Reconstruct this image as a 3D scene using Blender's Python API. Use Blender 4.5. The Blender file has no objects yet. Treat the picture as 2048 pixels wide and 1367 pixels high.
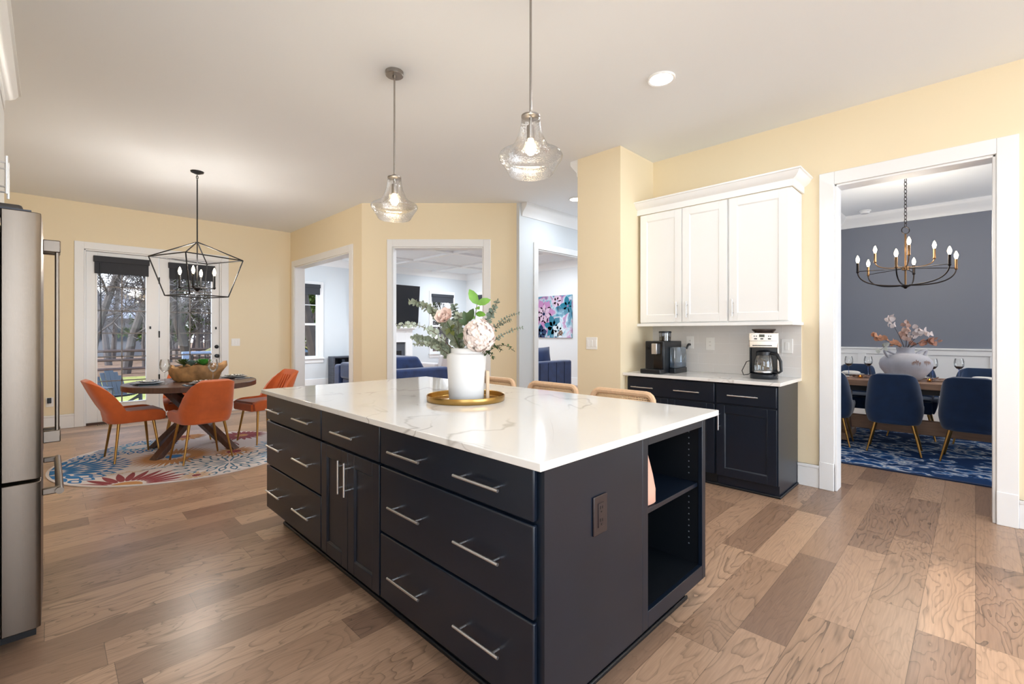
import bpy, bmesh, math, random
from math import pi, sin, cos, radians as R
from mathutils import Vector, Matrix
random.seed(7)
SC = bpy.context.scene
COL = SC.collection

# ------------------------------------------------------------------ camera
cam = bpy.data.cameras.new('camera'); cam_o = bpy.data.objects.new('camera', cam); COL.objects.link(cam_o)
cam_o.location = (0, 0, 1.30); cam_o.rotation_euler = (R(90), 0, R(-45))
cam.sensor_width = 36; cam.lens = 927 / 2048 * 36; cam.shift_y = -18 / 2048; cam.clip_start = .05; cam.clip_end = 400
SC.camera = cam_o

# ------------------------------------------------------------------ world, sun, fill lamps, exposure
def lin(c):
    return tuple((x / 255 / 12.92) if x / 255 <= .04045 else ((x / 255 + .055) / 1.055) ** 2.4 for x in c)
W = bpy.data.worlds.new('world'); SC.world = W; W.use_nodes = True
wn = W.node_tree.nodes; wl = W.node_tree.links; wn.clear()
w_out = wn.new('ShaderNodeOutputWorld'); w_bg = wn.new('ShaderNodeBackground')
w_tc = wn.new('ShaderNodeTexCoord'); w_sep = wn.new('ShaderNodeSeparateXYZ'); w_ramp = wn.new('ShaderNodeValToRGB')
w_ramp.color_ramp.elements[0].position = .0; w_ramp.color_ramp.elements[0].color = (.92, .95, 1, 1)
w_ramp.color_ramp.elements[1].position = .6; w_ramp.color_ramp.elements[1].color = (.45, .66, 1, 1)
wl.new(w_tc.outputs['Generated'], w_sep.inputs[0]); wl.new(w_sep.outputs['Z'], w_ramp.inputs[0])
wl.new(w_ramp.outputs[0], w_bg.inputs[0]); w_bg.inputs[1].default_value = 4.6
wl.new(w_bg.outputs[0], w_out.inputs[0])

def lamp(name, kind, loc, power, color=(1, 1, 1), size=1, size_y=None, rot=(0, 0, 0), spread=None):
    d = bpy.data.lights.new(name, kind); d.energy = power; d.color = color
    if kind == 'AREA':
        d.shape = 'RECTANGLE' if size_y else 'DISK'; d.size = size
        if size_y: d.size_y = size_y
        if spread: d.spread = R(spread)
    elif kind == 'SUN': d.angle = R(.8)
    else: d.shadow_soft_size = size
    o = bpy.data.objects.new(name, d); COL.objects.link(o); o.location = loc; o.rotation_euler = rot
    return o
sun = lamp('sun', 'SUN', (-20, 5, 20), 4.0, (1, .93, .82))
sun.rotation_euler = Vector((1, .02, -.55)).to_track_quat('-Z', 'Y').to_euler()
# fill lamps added on unseen walls; the dining one follows its room's bluish light
lamp('fill_kitchen_front', 'AREA', (1.8, -6.04, 1.65), 245, (.74, .87, 1), 4.8, 2.5, (R(90), 0, 0))
lamp('fill_kitchen_side', 'AREA', (-.94, -1.2, 1.7), 20, (.74, .87, 1), 2.6, 1.6, (R(90), 0, R(-90)))
lamp('daylight_dining_window', 'AREA', (6.9, -3.18, 1.7), 95, (.88, .94, 1), 2.6, 1.8, (R(90), 0, 0))
lamp('fill_family', 'AREA', (3.3, 10.2, 1.6), 40, (.93, .97, 1), 1.4, 1.7, (R(90), 0, R(-90)))
lamp('fill_hall', 'AREA', (9.25, 3.7, 1.6), 45, (.9, .95, 1), 1.2, 2.2, (R(90), 0, R(90)))
SC.view_settings.view_transform = 'Standard'; SC.view_settings.look = 'None'
SC.view_settings.gamma = 1; SC.view_settings.use_curve_mapping = False
SC.view_settings.exposure = -.20
SC.cycles.use_denoising = True
SC.cycles.max_bounces = 9; SC.cycles.diffuse_bounces = 5; SC.cycles.glossy_bounces = 4
SC.cycles.transparent_max_bounces = 24; SC.cycles.sample_clamp_indirect = 6
SC.cycles.caustics_reflective = False; SC.cycles.caustics_refractive = False

# ------------------------------------------------------------------ materials
MATS = {}
def new_mat(name):
    m = bpy.data.materials.new(name); m.use_nodes = True
    return m, m.node_tree.nodes, m.node_tree.links, m.node_tree.nodes['Principled BSDF']
def M(name, rgb, rough=.5, metal=0, spec=.5, bump=None, var=None, coat=0, sheen=0, stretch=None, emit=None):
    """principled material; var=(scale, amount) mottles the colour, bump=(scale, strength)"""
    if name in MATS: return MATS[name]
    m, n, l, b = new_mat(name)
    c = lin(rgb) + (1,)
    b.inputs['Base Color'].default_value = c; b.inputs['Roughness'].default_value = rough
    b.inputs['Metallic'].default_value = metal; b.inputs['Specular IOR Level'].default_value = spec
    b.inputs['Coat Weight'].default_value = coat; b.inputs['Sheen Weight'].default_value = sheen
    if emit:
        b.inputs['Emission Color'].default_value = lin(emit[0]) + (1,); b.inputs['Emission Strength'].default_value = emit[1]
    if bump or var:
        tc = n.new('ShaderNodeTexCoord'); mp = n.new('ShaderNodeMapping'); l.new(tc.outputs['Object'], mp.inputs[0])
        if stretch: mp.inputs['Scale'].default_value = stretch
    if var:
        nz = n.new('ShaderNodeTexNoise'); nz.inputs['Scale'].default_value = var[0]; nz.inputs['Detail'].default_value = 5
        l.new(mp.outputs[0], nz.inputs[0])
        hsv = n.new('ShaderNodeHueSaturation'); hsv.inputs['Color'].default_value = c
        mr = n.new('ShaderNodeMapRange'); mr.inputs['From Min'].default_value = .25; mr.inputs['From Max'].default_value = .75
        mr.inputs['To Min'].default_value = 1 - var[1]; mr.inputs['To Max'].default_value = 1 + var[1]
        l.new(nz.outputs[0], mr.inputs[0]); l.new(mr.outputs[0], hsv.inputs['Value']); l.new(hsv.outputs[0], b.inputs['Base Color'])
    if bump:
        nb = n.new('ShaderNodeTexNoise'); nb.inputs['Scale'].default_value = bump[0]; nb.inputs['Detail'].default_value = 3
        l.new(mp.outputs[0], nb.inputs[0])
        bp = n.new('ShaderNodeBump'); bp.inputs['Strength'].default_value = bump[1]; bp.inputs['Distance'].default_value = .002
        l.new(nb.outputs[0], bp.inputs['Height']); l.new(bp.outputs[0], b.inputs['Normal'])
    MATS[name] = m
    return m
def thin_glass(name, tint=(1, 1, 1), edge=.9, base=.05, rough=.02, bump=None):
    m = bpy.data.materials.new(name); m.use_nodes = True; n = m.node_tree.nodes; l = m.node_tree.links; n.clear()
    o = n.new('ShaderNodeOutputMaterial'); t = n.new('ShaderNodeBsdfTransparent'); g = n.new('ShaderNodeBsdfGlossy'); mx = n.new('ShaderNodeMixShader')
    t.inputs[0].default_value = tint + (1,); g.inputs['Roughness'].default_value = rough
    lw = n.new('ShaderNodeLayerWeight'); lw.inputs['Blend'].default_value = .35
    mr = n.new('ShaderNodeMapRange'); mr.inputs['To Min'].default_value = base; mr.inputs['To Max'].default_value = edge
    l.new(lw.outputs['Fresnel'], mr.inputs[0]); l.new(mr.outputs[0], mx.inputs[0])
    if bump:
        tc = n.new('ShaderNodeTexCoord'); nb = n.new('ShaderNodeTexVoronoi'); nb.inputs['Scale'].default_value = bump[0]
        l.new(tc.outputs['Object'], nb.inputs[0])
        bp = n.new('ShaderNodeBump'); bp.inputs['Strength'].default_value = bump[1]; bp.inputs['Distance'].default_value = .003
        l.new(nb.outputs[0], bp.inputs['Height']); l.new(bp.outputs[0], g.inputs['Normal']); l.new(bp.outputs[0], lw.inputs['Normal'])
    l.new(t.outputs[0], mx.inputs[1]); l.new(g.outputs[0], mx.inputs[2]); l.new(mx.outputs[0], o.inputs[0])
    return m
def glow(name, rgb, strength):
    m = bpy.data.materials.new(name); m.use_nodes = True; n = m.node_tree.nodes; l = m.node_tree.links; n.clear()
    o = n.new('ShaderNodeOutputMaterial'); e = n.new('ShaderNodeEmission'); e.inputs[0].default_value = lin(rgb) + (1,); e.inputs[1].default_value = strength
    l.new(e.outputs[0], o.inputs[0]); return m

YEL = M('yellow_wall_paint', (240, 224, 192), .65, bump=(180, .12))
CEIL = M('ceiling_paint', (238, 241, 244), .8, bump=(140, .12))
BLUEW = M('pale_blue_wall_paint', (218, 223, 227), .65)
GREYW = M('pale_grey_wall_paint', (226, 226, 226), .65)
SLATEW = M('slate_wall_paint', (124, 128, 140), .6)
WHITE = M('white_trim_paint', (240, 240, 240), .35)
CABW = M('white_cabinet_paint', (244, 244, 243), .35)
NAVY = M('navy_cabinet_paint', (15, 25, 39), .33, var=(6, .12), spec=.5)
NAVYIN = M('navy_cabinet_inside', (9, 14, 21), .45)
STEEL = M('brushed_nickel', (222, 222, 224), .32, 1)
NICK = M('warm_nickel', (165, 160, 155), .3, 1)
STAIN = M('stainless_steel', (120, 110, 100), .34, 1, bump=(60, .12), stretch=(30, 30, .4))
BLACK = M('black_metal', (26, 26, 28), .4, .4)
BLKPL = M('black_plastic', (20, 24, 30), .35)
BRASS = M('brass', (176, 142, 84), .3, 1)
GOLDLEG = M('gold_leg_metal', (170, 128, 70), .28, 1)
PANE = thin_glass('window_glass', edge=.1, base=.0)
CLEAR = thin_glass('clear_glass', (.97, .98, .98), .85, .06)
SEEDED = thin_glass('seeded_glass', (1, 1, 1), .72, .06, .1, (110, .5))
BULB = glow('warm_bulb', (255, 226, 180), 45)
CANLT = glow('downlight_lens', (255, 250, 242), 14)
ORANGE = M('burnt_orange_velvet', (202, 95, 36), .8, sheen=.35, var=(14, .1))
ORDARK = M('burnt_orange_seat', (160, 78, 42), .85, sheen=.4)
NAVEL = M('navy_velvet', (4, 40, 76), .85, sheen=.35, var=(12, .15))
SOFA = M('blue_sofa_velvet', (26, 50, 96), .85, sheen=.4, var=(9, .35))
OAK = M('pale_oak', (222, 184, 148), .5, var=(5, .08), stretch=(1, 12, 12))
WALNUT = M('dark_brown_wood', (88, 62, 52), .35, var=(4, .3), stretch=(14, 2, 2))
DTABLE = M('dining_table_wood', (158, 122, 96), .4, var=(5, .2), stretch=(14, 1, 8))
CERAM = M('white_ceramic', (240, 240, 240), .35)
PORC = M('white_porcelain', (240, 240, 240), .15)
LINEN = M('white_linen', (235, 232, 228), .9)
SAGE = M('sage_leaf', (150, 158, 138), .6, var=(30, .15))
SAGED = M('grey_green_leaf', (112, 126, 112), .6, var=(30, .18))
LEAF = M('bright_green_leaf', (110, 160, 60), .5, var=(20, .2))
DKLEAF = M('dark_green_leaf', (58, 82, 42), .5, var=(20, .2))
TWIG = M('brown_twig', (104, 84, 66), .8)
PINK = M('blush_petal', (250, 236, 229), .7, var=(25, .08))
DRIED = M('dried_pink_leaf', (206, 172, 158), .7, var=(18, .16))
DRIEDP = M('pale_dried_leaf', (218, 204, 200), .7, var=(18, .1))
SHADE = M('charcoal_blind_fabric', (58, 60, 66), .85, bump=(90, .3), stretch=(1, 1, 14))

# ------------------------------------------------------------------ mesh builder
class MB:
    def __init__(s): s.v = []; s.f = []; s.mi = []
    def add(s, vs, fs, mi=0):
        o = len(s.v); s.v += [tuple(v) for v in vs]; s.f += [tuple(i + o for i in f) for f in fs]; s.mi += [mi] * len(fs); return s
    def box(s, x0, x1, y0, y1, z0, z1, mi=0):
        vs = [(x, y, z) for z in (z0, z1) for y in (y0, y1) for x in (x0, x1)]
        return s.add(vs, [(0, 2, 3, 1), (4, 5, 7, 6), (0, 1, 5, 4), (2, 6, 7, 3), (0, 4, 6, 2), (1, 3, 7, 5)], mi)
    def tube(s, pts, r, n=8, mi=0, caps=True, closed=False):
        pts = [Vector(p) for p in pts]; m = len(pts); rs = r if isinstance(r, (list, tuple)) else [r] * m
        up = None; rings = []
        for i, p in enumerate(pts):
            if closed: t = pts[(i + 1) % m] - pts[i - 1]
            else: t = (pts[min(i + 1, m - 1)] - pts[max(i - 1, 0)])
            if t.length < 1e-9: t = Vector((0, 0, 1))
            t.normalize()
            if up is None:
                up = Vector((0, 0, 1)) if abs(t.z) < .9 else Vector((1, 0, 0))
            a = (up - t * up.dot(t))
            if a.length < 1e-6: a = t.orthogonal()
            a.normalize(); b = t.cross(a); up = a
            rings.append([p + (a * cos(2 * pi * k / n) + b * sin(2 * pi * k / n)) * rs[i] for k in range(n)])
        vs = [v for g in rings for v in g]; fs = []
        for i in range(m if closed else m - 1):
            j = (i + 1) % m
            fs += [(i * n + k, i * n + (k + 1) % n, j * n + (k + 1) % n, j * n + k) for k in range(n)]
        if caps and not closed:
            fs += [tuple(range(n))[::-1], tuple((m - 1) * n + k for k in range(n))]
        return s.add(vs, fs, mi)
    def lathe(s, prof, c=(0, 0, 0), n=32, mi=0, sx=1, sy=1):
        """prof: (r, z) from bottom to top"""
        vs = []; fs = []; m = len(prof)
        for r, z in prof:
            vs += [(c[0] + r * cos(2 * pi * k / n) * sx, c[1] + r * sin(2 * pi * k / n) * sy, c[2] + z) for k in range(n)]
        for i in range(m - 1):
            fs += [(i * n + k, i * n + (k + 1) % n, (i + 1) * n + (k + 1) % n, (i + 1) * n + k) for k in range(n)]
        if prof[0][0] > 1e-5: fs.append(tuple(range(n))[::-1])
        if prof[-1][0] > 1e-5: fs.append(tuple((m - 1) * n + k for k in range(n)))
        return s.add(vs, fs, mi)
    def prism(s, poly, z0, z1, mi=0):
        n = len(poly); vs = [(x, y, z0) for x, y in poly] + [(x, y, z1) for x, y in poly]
        return s.add(vs, [tuple(range(n))[::-1], tuple(range(n, 2 * n))] + [(i, (i + 1) % n, n + (i + 1) % n, n + i) for i in range(n)], mi)
    def sweep(s, prof, p0, p1, out, mi=0):
        """prof: (offset along `out`, z) swept from p0 to p1 (2D points)"""
        n = len(prof); vs = []
        for p in (p0, p1): vs += [(p[0] + out[0] * a, p[1] + out[1] * a, z) for a, z in prof]
        return s.add(vs, [tuple(range(n))[::-1], tuple(range(n, 2 * n))] + [(i, (i + 1) % n, n + (i + 1) % n, n + i) for i in range(n)], mi)
    def ball(s, c, r, n=12, m=8, mi=0, sz=1):
        prof = [(r * sin(pi * i / m), -r * sz * cos(pi * i / m)) for i in range(m + 1)]
        return s.lathe(prof, c, n, mi)
    def leaf(s, p, d, up, L, w, mi=0, cup=.15):
        """a small cupped leaf of 8 faces starting at p along d"""
        d = Vector(d).normalized(); up = Vector(up); side = d.cross(up)
        if side.length < 1e-4: side = d.orthogonal()
        side.normalize(); nrm = side.cross(d); p = Vector(p); vs = []; fs = []
        T = [0, .2, .5, .8, 1]; Wd = [.12, .75, 1, .66, .05]
        for t, q in zip(T, Wd):
            c = p + d * L * t + nrm * (-cup * L * t * t)
            vs += [c - side * w * q + nrm * w * .25 * q, c, c + side * w * q + nrm * w * .25 * q]
        for i in range(4):
            a = i * 3; fs += [(a, a + 1, a + 4, a + 3), (a + 1, a + 2, a + 5, a + 4)]
        return s.add(vs, fs, mi)
    def xf(s, mat, start=0):
        for i in range(start, len(s.v)): s.v[i] = tuple(mat @ Vector(s.v[i]))
        return s
    def ob(s, name, mat, parent=None, label=None, cat=None, group=None, kind=None, bevel=0, seg=2, sub=0, solid=0, smooth=40, flat=False):
        me = bpy.data.meshes.new(name)
        vs = s.v
        if parent is not None:
            inv = WM(parent).inverted(); vs = [tuple(inv @ Vector(v)) for v in vs]
        me.from_pydata(vs, [], s.f)
        for m in (mat if isinstance(mat, (list, tuple)) else [mat]): me.materials.append(m)
        me.polygons.foreach_set('material_index', s.mi)
        bm = bmesh.new(); bm.from_mesh(me); bmesh.ops.recalc_face_normals(bm, faces=bm.faces); bm.to_mesh(me); bm.free()
        if not flat:
            me.polygons.foreach_set('use_smooth', [True] * len(me.polygons)); me.set_sharp_from_angle(angle=R(smooth))
        o = bpy.data.objects.new(name, me); COL.objects.link(o)
        if parent is not None: o.parent = parent; WMS[o] = WM(parent)
        if solid:
            md = o.modifiers.new('solid', 'SOLIDIFY'); md.thickness = solid; md.offset = 0
        if bevel:
            md = o.modifiers.new('bevel', 'BEVEL'); md.width = bevel; md.segments = seg; md.limit_method = 'ANGLE'; md.angle_limit = R(50)
            md.harden_normals = False
        if sub:
            md = o.modifiers.new('sub', 'SUBSURF'); md.levels = sub; md.render_levels = sub
        tag(o, label, cat, group, kind)
        return o
WMS = {}
def WM(o): return WMS.get(o, Matrix.Identity(4))
def tag(o, label=None, cat=None, group=None, kind=None):
    if label: o['label'] = label
    if cat: o['category'] = cat
    if group: o['group'] = group
    if kind: o['kind'] = kind
    return o
def E(name, loc, label, cat, group=None, rz=0):
    o = bpy.data.objects.new(name, None); COL.objects.link(o); o.location = loc; o.rotation_euler = (0, 0, rz)
    o.empty_display_size = .1
    WMS[o] = Matrix.Translation(loc) @ Matrix.Rotation(rz, 4, 'Z')
    return tag(o, label, cat, group)
def dup(root, loc, rz, label, group=None, scale=None):
    r = root.copy(); COL.objects.link(r); r.location = loc; r.rotation_euler = (0, 0, rz); r['label'] = label
    if group: r['group'] = group
    if scale: r.scale = scale
    for ch in list(root.children):
        c = ch.copy(); COL.objects.link(c); c.parent = r
        for g in list(ch.children):
            k = g.copy(); COL.objects.link(k); k.parent = c
    return r
def move(root, loc, rz=0):
    root.location = loc; root.rotation_euler = (0, 0, rz); WMS[root] = Matrix.Translation(loc) @ Matrix.Rotation(rz, 4, 'Z')
S2 = 2 ** .5
def rf(s_, d_):
    """point at s_ to the right and d_ ahead along the room's 45 degree diagonal"""
    return ((d_ + s_) / S2, (d_ - s_) / S2)

# ================================================================== SETTING
H = 3.12
XR = 4.576            # cabinet wall
YB = 8.80             # french door wall
XB = 3.11             # right wall of the breakfast corner
XF, YF = 9.27, 11.3   # family room
XD = 8.91             # dining room back wall
TH = .15

# ---- floor material: long hickory boards running along X
def plank_material():
    m, n, l, b = new_mat('hickory_plank_floor')
    def math_(op, a, b_=None, clamp=False):
        x = n.new('ShaderNodeMath'); x.operation = op; x.use_clamp = clamp
        for i, v in enumerate((a, b_)):
            if v is None: continue
            if isinstance(v, (int, float)): x.inputs[i].default_value = v
            else: l.new(v, x.inputs[i])
        return x.outputs[0]
    tc = n.new('ShaderNodeTexCoord'); sp = n.new('ShaderNodeSeparateXYZ'); l.new(tc.outputs['Object'], sp.inputs[0])
    wd = .185; ln = .98
    ry = math_('DIVIDE', sp.outputs['Y'], wd); row = math_('FLOOR', ry)
    wn1 = n.new('ShaderNodeTexWhiteNoise'); wn1.noise_dimensions = '1D'; l.new(row, wn1.inputs['W'])
    rx = math_('ADD', math_('DIVIDE', sp.outputs['X'], ln), math_('MULTIPLY', wn1.outputs['Value'], 7.3)); colm = math_('FLOOR', rx)
    cmb = n.new('ShaderNodeCombineXYZ'); l.new(row, cmb.inputs[0]); l.new(colm, cmb.inputs[1])
    wn2 = n.new('ShaderNodeTexWhiteNoise'); wn2.noise_dimensions = '2D'; l.new(cmb.outputs[0], wn2.inputs['Vector'])
    fy = math_('FRACT', ry); fx = math_('FRACT', rx)
    ey = math_('MULTIPLY', math_('MINIMUM', fy, math_('SUBTRACT', 1, fy)), wd)
    ex = math_('MULTIPLY', math_('MINIMUM', fx, math_('SUBTRACT', 1, fx)), ln)
    gap = math_('LESS_THAN', math_('MINIMUM', ey, ex), .0011)
    # grain
    off = n.new('ShaderNodeVectorMath'); off.operation = 'SCALE'; l.new(wn2.outputs['Color'], off.inputs[0]); off.inputs['Scale'].default_value = 40
    pos = n.new('ShaderNodeVectorMath'); pos.operation = 'ADD'; l.new(tc.outputs['Object'], pos.inputs[0]); l.new(off.outputs[0], pos.inputs[1])
    mp = n.new('ShaderNodeMapping'); mp.inputs['Scale'].default_value = (1.0, 4.2, 1); l.new(pos.outputs[0], mp.inputs[0])
    n1 = n.new('ShaderNodeTexNoise'); n1.inputs['Scale'].default_value = 1.15; n1.inputs['Detail'].default_value = 3; n1.inputs['Distortion'].default_value = .6; l.new(mp.outputs[0], n1.inputs[0])
    rings = math_('FRACT', math_('MULTIPLY', n1.outputs[0], 17))          # cathedral grain: contour lines of the noise
    ring_d = math_('MULTIPLY', math_('SUBTRACT', 1, rings), math_('GREATER_THAN', rings, .0))
    ringl = math_('POWER', ring_d, 6)
    mp2 = n.new('ShaderNodeMapping'); mp2.inputs['Scale'].default_value = (3, 60, 1); l.new(pos.outputs[0], mp2.inputs[0])
    n2 = n.new('ShaderNodeTexNoise'); n2.inputs['Scale'].default_value = 2.2; n2.inputs['Detail'].default_value = 4; l.new(mp2.outputs[0], n2.inputs[0])
    kv = n.new('ShaderNodeTexVoronoi'); kv.inputs['Scale'].default_value = 1.7; mpk = n.new('ShaderNodeMapping'); mpk.inputs['Scale'].default_value = (.6, 1.6, 1)
    l.new(pos.outputs[0], mpk.inputs[0]); l.new(mpk.outputs[0], kv.inputs[0]); knot = math_('LESS_THAN', kv.outputs['Distance'], .028)
    ramp = n.new('ShaderNodeValToRGB'); cr = ramp.color_ramp
    cr.elements[0].position = 0; cr.elements[0].color = lin((138, 110, 92)) + (1,)
    cr.elements[1].position = 1; cr.elements[1].color = lin((196, 162, 134)) + (1,)
    e = cr.elements.new(.35); e.color = lin((166, 134, 110)) + (1,)
    e = cr.elements.new(.7); e.color = lin((180, 147, 122)) + (1,)
    l.new(wn2.outputs['Value'], ramp.inputs[0])
    dark = math_('ADD', math_('MULTIPLY', ringl, math_('ADD', .12, math_('MULTIPLY', wn2.outputs['Color'], .62))), math_('MULTIPLY', math_('SUBTRACT', n2.outputs[0], .5), .55))
    dark = math_('ADD', dark, math_('MULTIPLY', gap, .5)); dark = math_('ADD', dark, math_('MULTIPLY', knot, .5))
    val = math_('SUBTRACT', 1.0, dark)
    hsv = n.new('ShaderNodeHueSaturation'); l.new(ramp.outputs[0], hsv.inputs['Color']); l.new(val, hsv.inputs['Value'])
    l.new(hsv.outputs[0], b.inputs['Base Color'])
    b.inputs['Roughness'].default_value = .3; b.inputs['Specular IOR Level'].default_value = .45
    bp = n.new('ShaderNodeBump'); bp.inputs['Strength'].default_value = .25; bp.inputs['Distance'].default_value = .002
    l.new(math_('SUBTRACT', 1, math_('ADD', math_('MULTIPLY', gap, .8), math_('MULTIPLY', ringl, .15))), bp.inputs['Height']); l.new(bp.outputs[0], b.inputs['Normal'])
    return m
FLOORM = plank_material()
mb = MB(); mb.box(-.9, 9.4, -6, YB + .12, -.12, 0); mb.box(XB, 9.4, YB + .12, YF + .15, -.12, 0)
mb.ob('floor', FLOORM, kind='structure')
mb = MB(); mb.box(-.9, 9.4, -6, YB + .12, H, H + .2); mb.box(XB, 9.4, YB + .12, YF + .15, H, H + .2)
mb.ob('ceiling', CEIL, kind='structure')

# ---- walls (two leaves of paint: 0 kitchen side, 1 other side)
def wall(name, boxes, mats):
    m = MB()
    for b in boxes: m.box(*b[:6], mi=(b[6] if len(b) > 6 else 0))
    return m.ob(name, mats, kind='structure')
DY0, DY1, DZ = -.10, .82, 2.52                     # dining doorway
b = []
for x0, x1, mi in ((XR, XR + .075, 0), (XR + .075, XR + TH, 1)):
    b += [(x0, x1, -6, DY0, 0, H, mi), (x0, x1, DY1, 2.44, 0, H, mi), (x0, x1, DY0, DY1, DZ, H, mi)]
wall('wall_right', b, [YEL, SLATEW])
wall('wall_column', [(3.93, XR + TH, 2.44, 2.955, 0, H)], [YEL])
wall('wall_hall', [(XR + TH, XF, 2.80, 2.955, 0, H)], [BLUEW])
# breakfast right wall with opening
OY0, OY1, OZ = 6.45, 8.60, 2.48
b = []
for x0, x1, mi in ((XB, XB + .085, 0), (XB + .085, XB + .17, 1)):
    b += [(x0, x1, 6.087, OY0, 0, H, mi), (x0, x1, OY1, YB, 0, H, mi), (x0, x1, OY0, OY1, OZ, H, mi)]
wall('wall_breakfast', b, [YEL, BLUEW])
wall('wall_family_left', [(XB + .02, XB + .17, YB, YF, 0, H)], [BLUEW])
# angled wall, local axes: x to the right, y away
DA = 6.5
def angled(m): return m.xf(Matrix.Translation((DA / S2, DA / S2, 0)) @ Matrix.Rotation(R(-45), 4, 'Z'))
m = MB(); SA0, SA1, AZ = -1.68, -.40, 2.505
for y0, y1, mi in ((0, .08, 0), (.08, .16, 1)):
    m.box(-2.107 , SA0, y0, y1, 0, H, mi); m.box(SA1, .064, y0, y1, 0, H, mi); m.box(SA0, SA1, y0, y1, AZ, H, mi)
angled(m).ob('wall_angled', [YEL, BLUEW], kind='structure')
# hall / family wall
HX0, HX1, HZ = 5.024, 6.7, 2.517
YH = 4.5
b = []
for y0, y1 in ((YH, YH + .14),):
    b += [(4.642, HX0, y0, y1, 0, H), (HX1, XF, y0, y1, 0, H), (HX0, HX1, y0, y1, HZ, H)]
wall('wall_hall_family', b, [BLUEW])
# family back wall with two windows; family right wall with one
W1 = (3.75, 4.66, .70, 2.44); W2 = (7.97, 8.70, .70, 2.44)
def wall_y(name, y0, y1, x0, x1, wins, mat):
    b = []; x = x0
    for wx0, wx1, wz0, wz1 in wins:
        b += [(x, wx0, y0, y1, 0, H), (wx0, wx1, y0, y1, 0, wz0), (wx0, wx1, y0, y1, wz1, H)]; x = wx1
    b.append((x, x1, y0, y1, 0, H)); return wall(name, b, [mat])
wall_y('wall_family_back', YF, YF + TH, XB + .17, XF, [W1, W2], BLUEW)
W3 = (9.85, 10.68, .70, 2.44)
wall('wall_family_right', [(XF, XF + TH, 2.8, W3[0], 0, H), (XF, XF + TH, W3[1], YF + TH, 0, H), (XF, XF + TH, W3[0], W3[1], 0, W3[2]), (XF, XF + TH, W3[0], W3[1], W3[3], H)], [GREYW])
# french door wall
FX0, FX1, FZ = .35, 2.015, 2.475
b = []
wall('wall_back', [(-.9, FX0, YB, YB + .12, 0, H), (FX1, XB + .02, YB, YB + .12, 0, H), (FX0, FX1, YB, YB + .12, FZ, H)], [YEL])
wall('wall_left', [(-1.02, -.9, -6, -2.5, 0, H), (-1.02, -.9, .1, YB + .12, 0, H), (-1.02, -.9, -2.5, .1, 0, .9), (-1.02, -.9, -2.5, .1, 2.5, H)], [YEL])
wall('wall_front', [(-1.02, -.7, -6.15, -6, 0, H), (4.3, 4.75, -6.15, -6, 0, H), (-.7, 4.3, -6.15, -6, 0, .3), (-.7, 4.3, -6.15, -6, 2.95, H)], [YEL])
# dining room
wall('wall_dining_front', [(XR + TH, 9.4, -3.35, -3.2, 0, H)], [SLATEW])
wall('wall_dining_back', [(XD, XD + .12, -3.2, 1.66, 0, H)], [SLATEW])
wall('wall_dining_left', [(XR + TH, XD, 1.535, 1.655, 0, H)], [M('dining_side_wall', (150, 166, 190), .6)])

# ---- trim: casings with plinth, jamb liners
TN = [0]
def trim(m, bevel=.004, mat=WHITE):
    TN[0] += 1
    return m.ob('trim_%d' % TN[0], mat, kind='structure', bevel=bevel)
CW, CT = .105, .02
# dining doorway casing on the kitchen side + liner + far casing
m = MB()
m.box(XR - CT, XR, DY0 - CW, DY0, 0, DZ + CW); m.box(XR - CT, XR, DY1, DY1 + CW, 0, DZ + CW); m.box(XR - CT, XR, DY0, DY1, DZ, DZ + CW)
m.box(XR - CT - .006, XR, DY0 - CW, DY0, 0, .225); m.box(XR - CT - .006, XR, DY1, DY1 + CW, 0, .225)
m.box(XR - .004, XR + TH + .004, DY0 - .001, DY0 + .018, 0, DZ); m.box(XR - .004, XR + TH + .004, DY1 - .018, DY1 + .001, 0, DZ); m.box(XR - .004, XR + TH + .004, DY0, DY1, DZ - .018, DZ)
m.box(XR + TH, XR + TH + CT, DY0 - CW, DY0, 0, DZ + CW); m.box(XR + TH, XR + TH + CT, DY1, DY1 + CW, 0, DZ + CW); m.box(XR + TH, XR + TH + CT, DY0, DY1, DZ, DZ + CW)
trim(m)
# breakfast opening
m = MB()
m.box(XB - CT, XB, OY0 - CW, OY0, 0, OZ + CW); m.box(XB - CT, XB, OY1, OY1 + CW, 0, OZ + CW); m.box(XB - CT, XB, OY0, OY1, OZ, OZ + CW)
m.box(XB - .004, XB + .174, OY0, OY0 + .018, 0, OZ); m.box(XB - .004, XB + .174, OY1 - .018, OY1, 0, OZ); m.box(XB - .004, XB + .174, OY0, OY1, OZ - .018, OZ)
trim(m)
# angled opening
m = MB()
m.box(SA0 - .07, SA0, -CT, 0, 0, AZ + CW); m.box(SA1, SA1 + .1, -CT, 0, 0, AZ + CW); m.box(SA0, SA1, -CT, 0, AZ, AZ + CW)
m.box(SA0, SA0 + .018, -.004, .164, 0, AZ); m.box(SA1 - .018, SA1, -.004, .164, 0, AZ); m.box(SA0, SA1, -.004, .164, AZ - .018, AZ)
trim(angled(m))
# hall opening
m = MB()
m.box(HX0 - .09, HX0, YH - CT, YH, 0, HZ + .09); m.box(HX1, HX1 + .09, YH - CT, YH, 0, HZ + .09); m.box(HX0, HX1, YH - CT, YH, HZ, HZ + .09)
m.box(HX0, HX0 + .018, YH - .004, YH + .144, 0, HZ); m.box(HX1 - .018, HX1, YH - .004, YH + .144, 0, HZ); m.box(HX0, HX1, YH - .004, YH + .144, HZ - .018, HZ)
trim(m)
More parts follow.
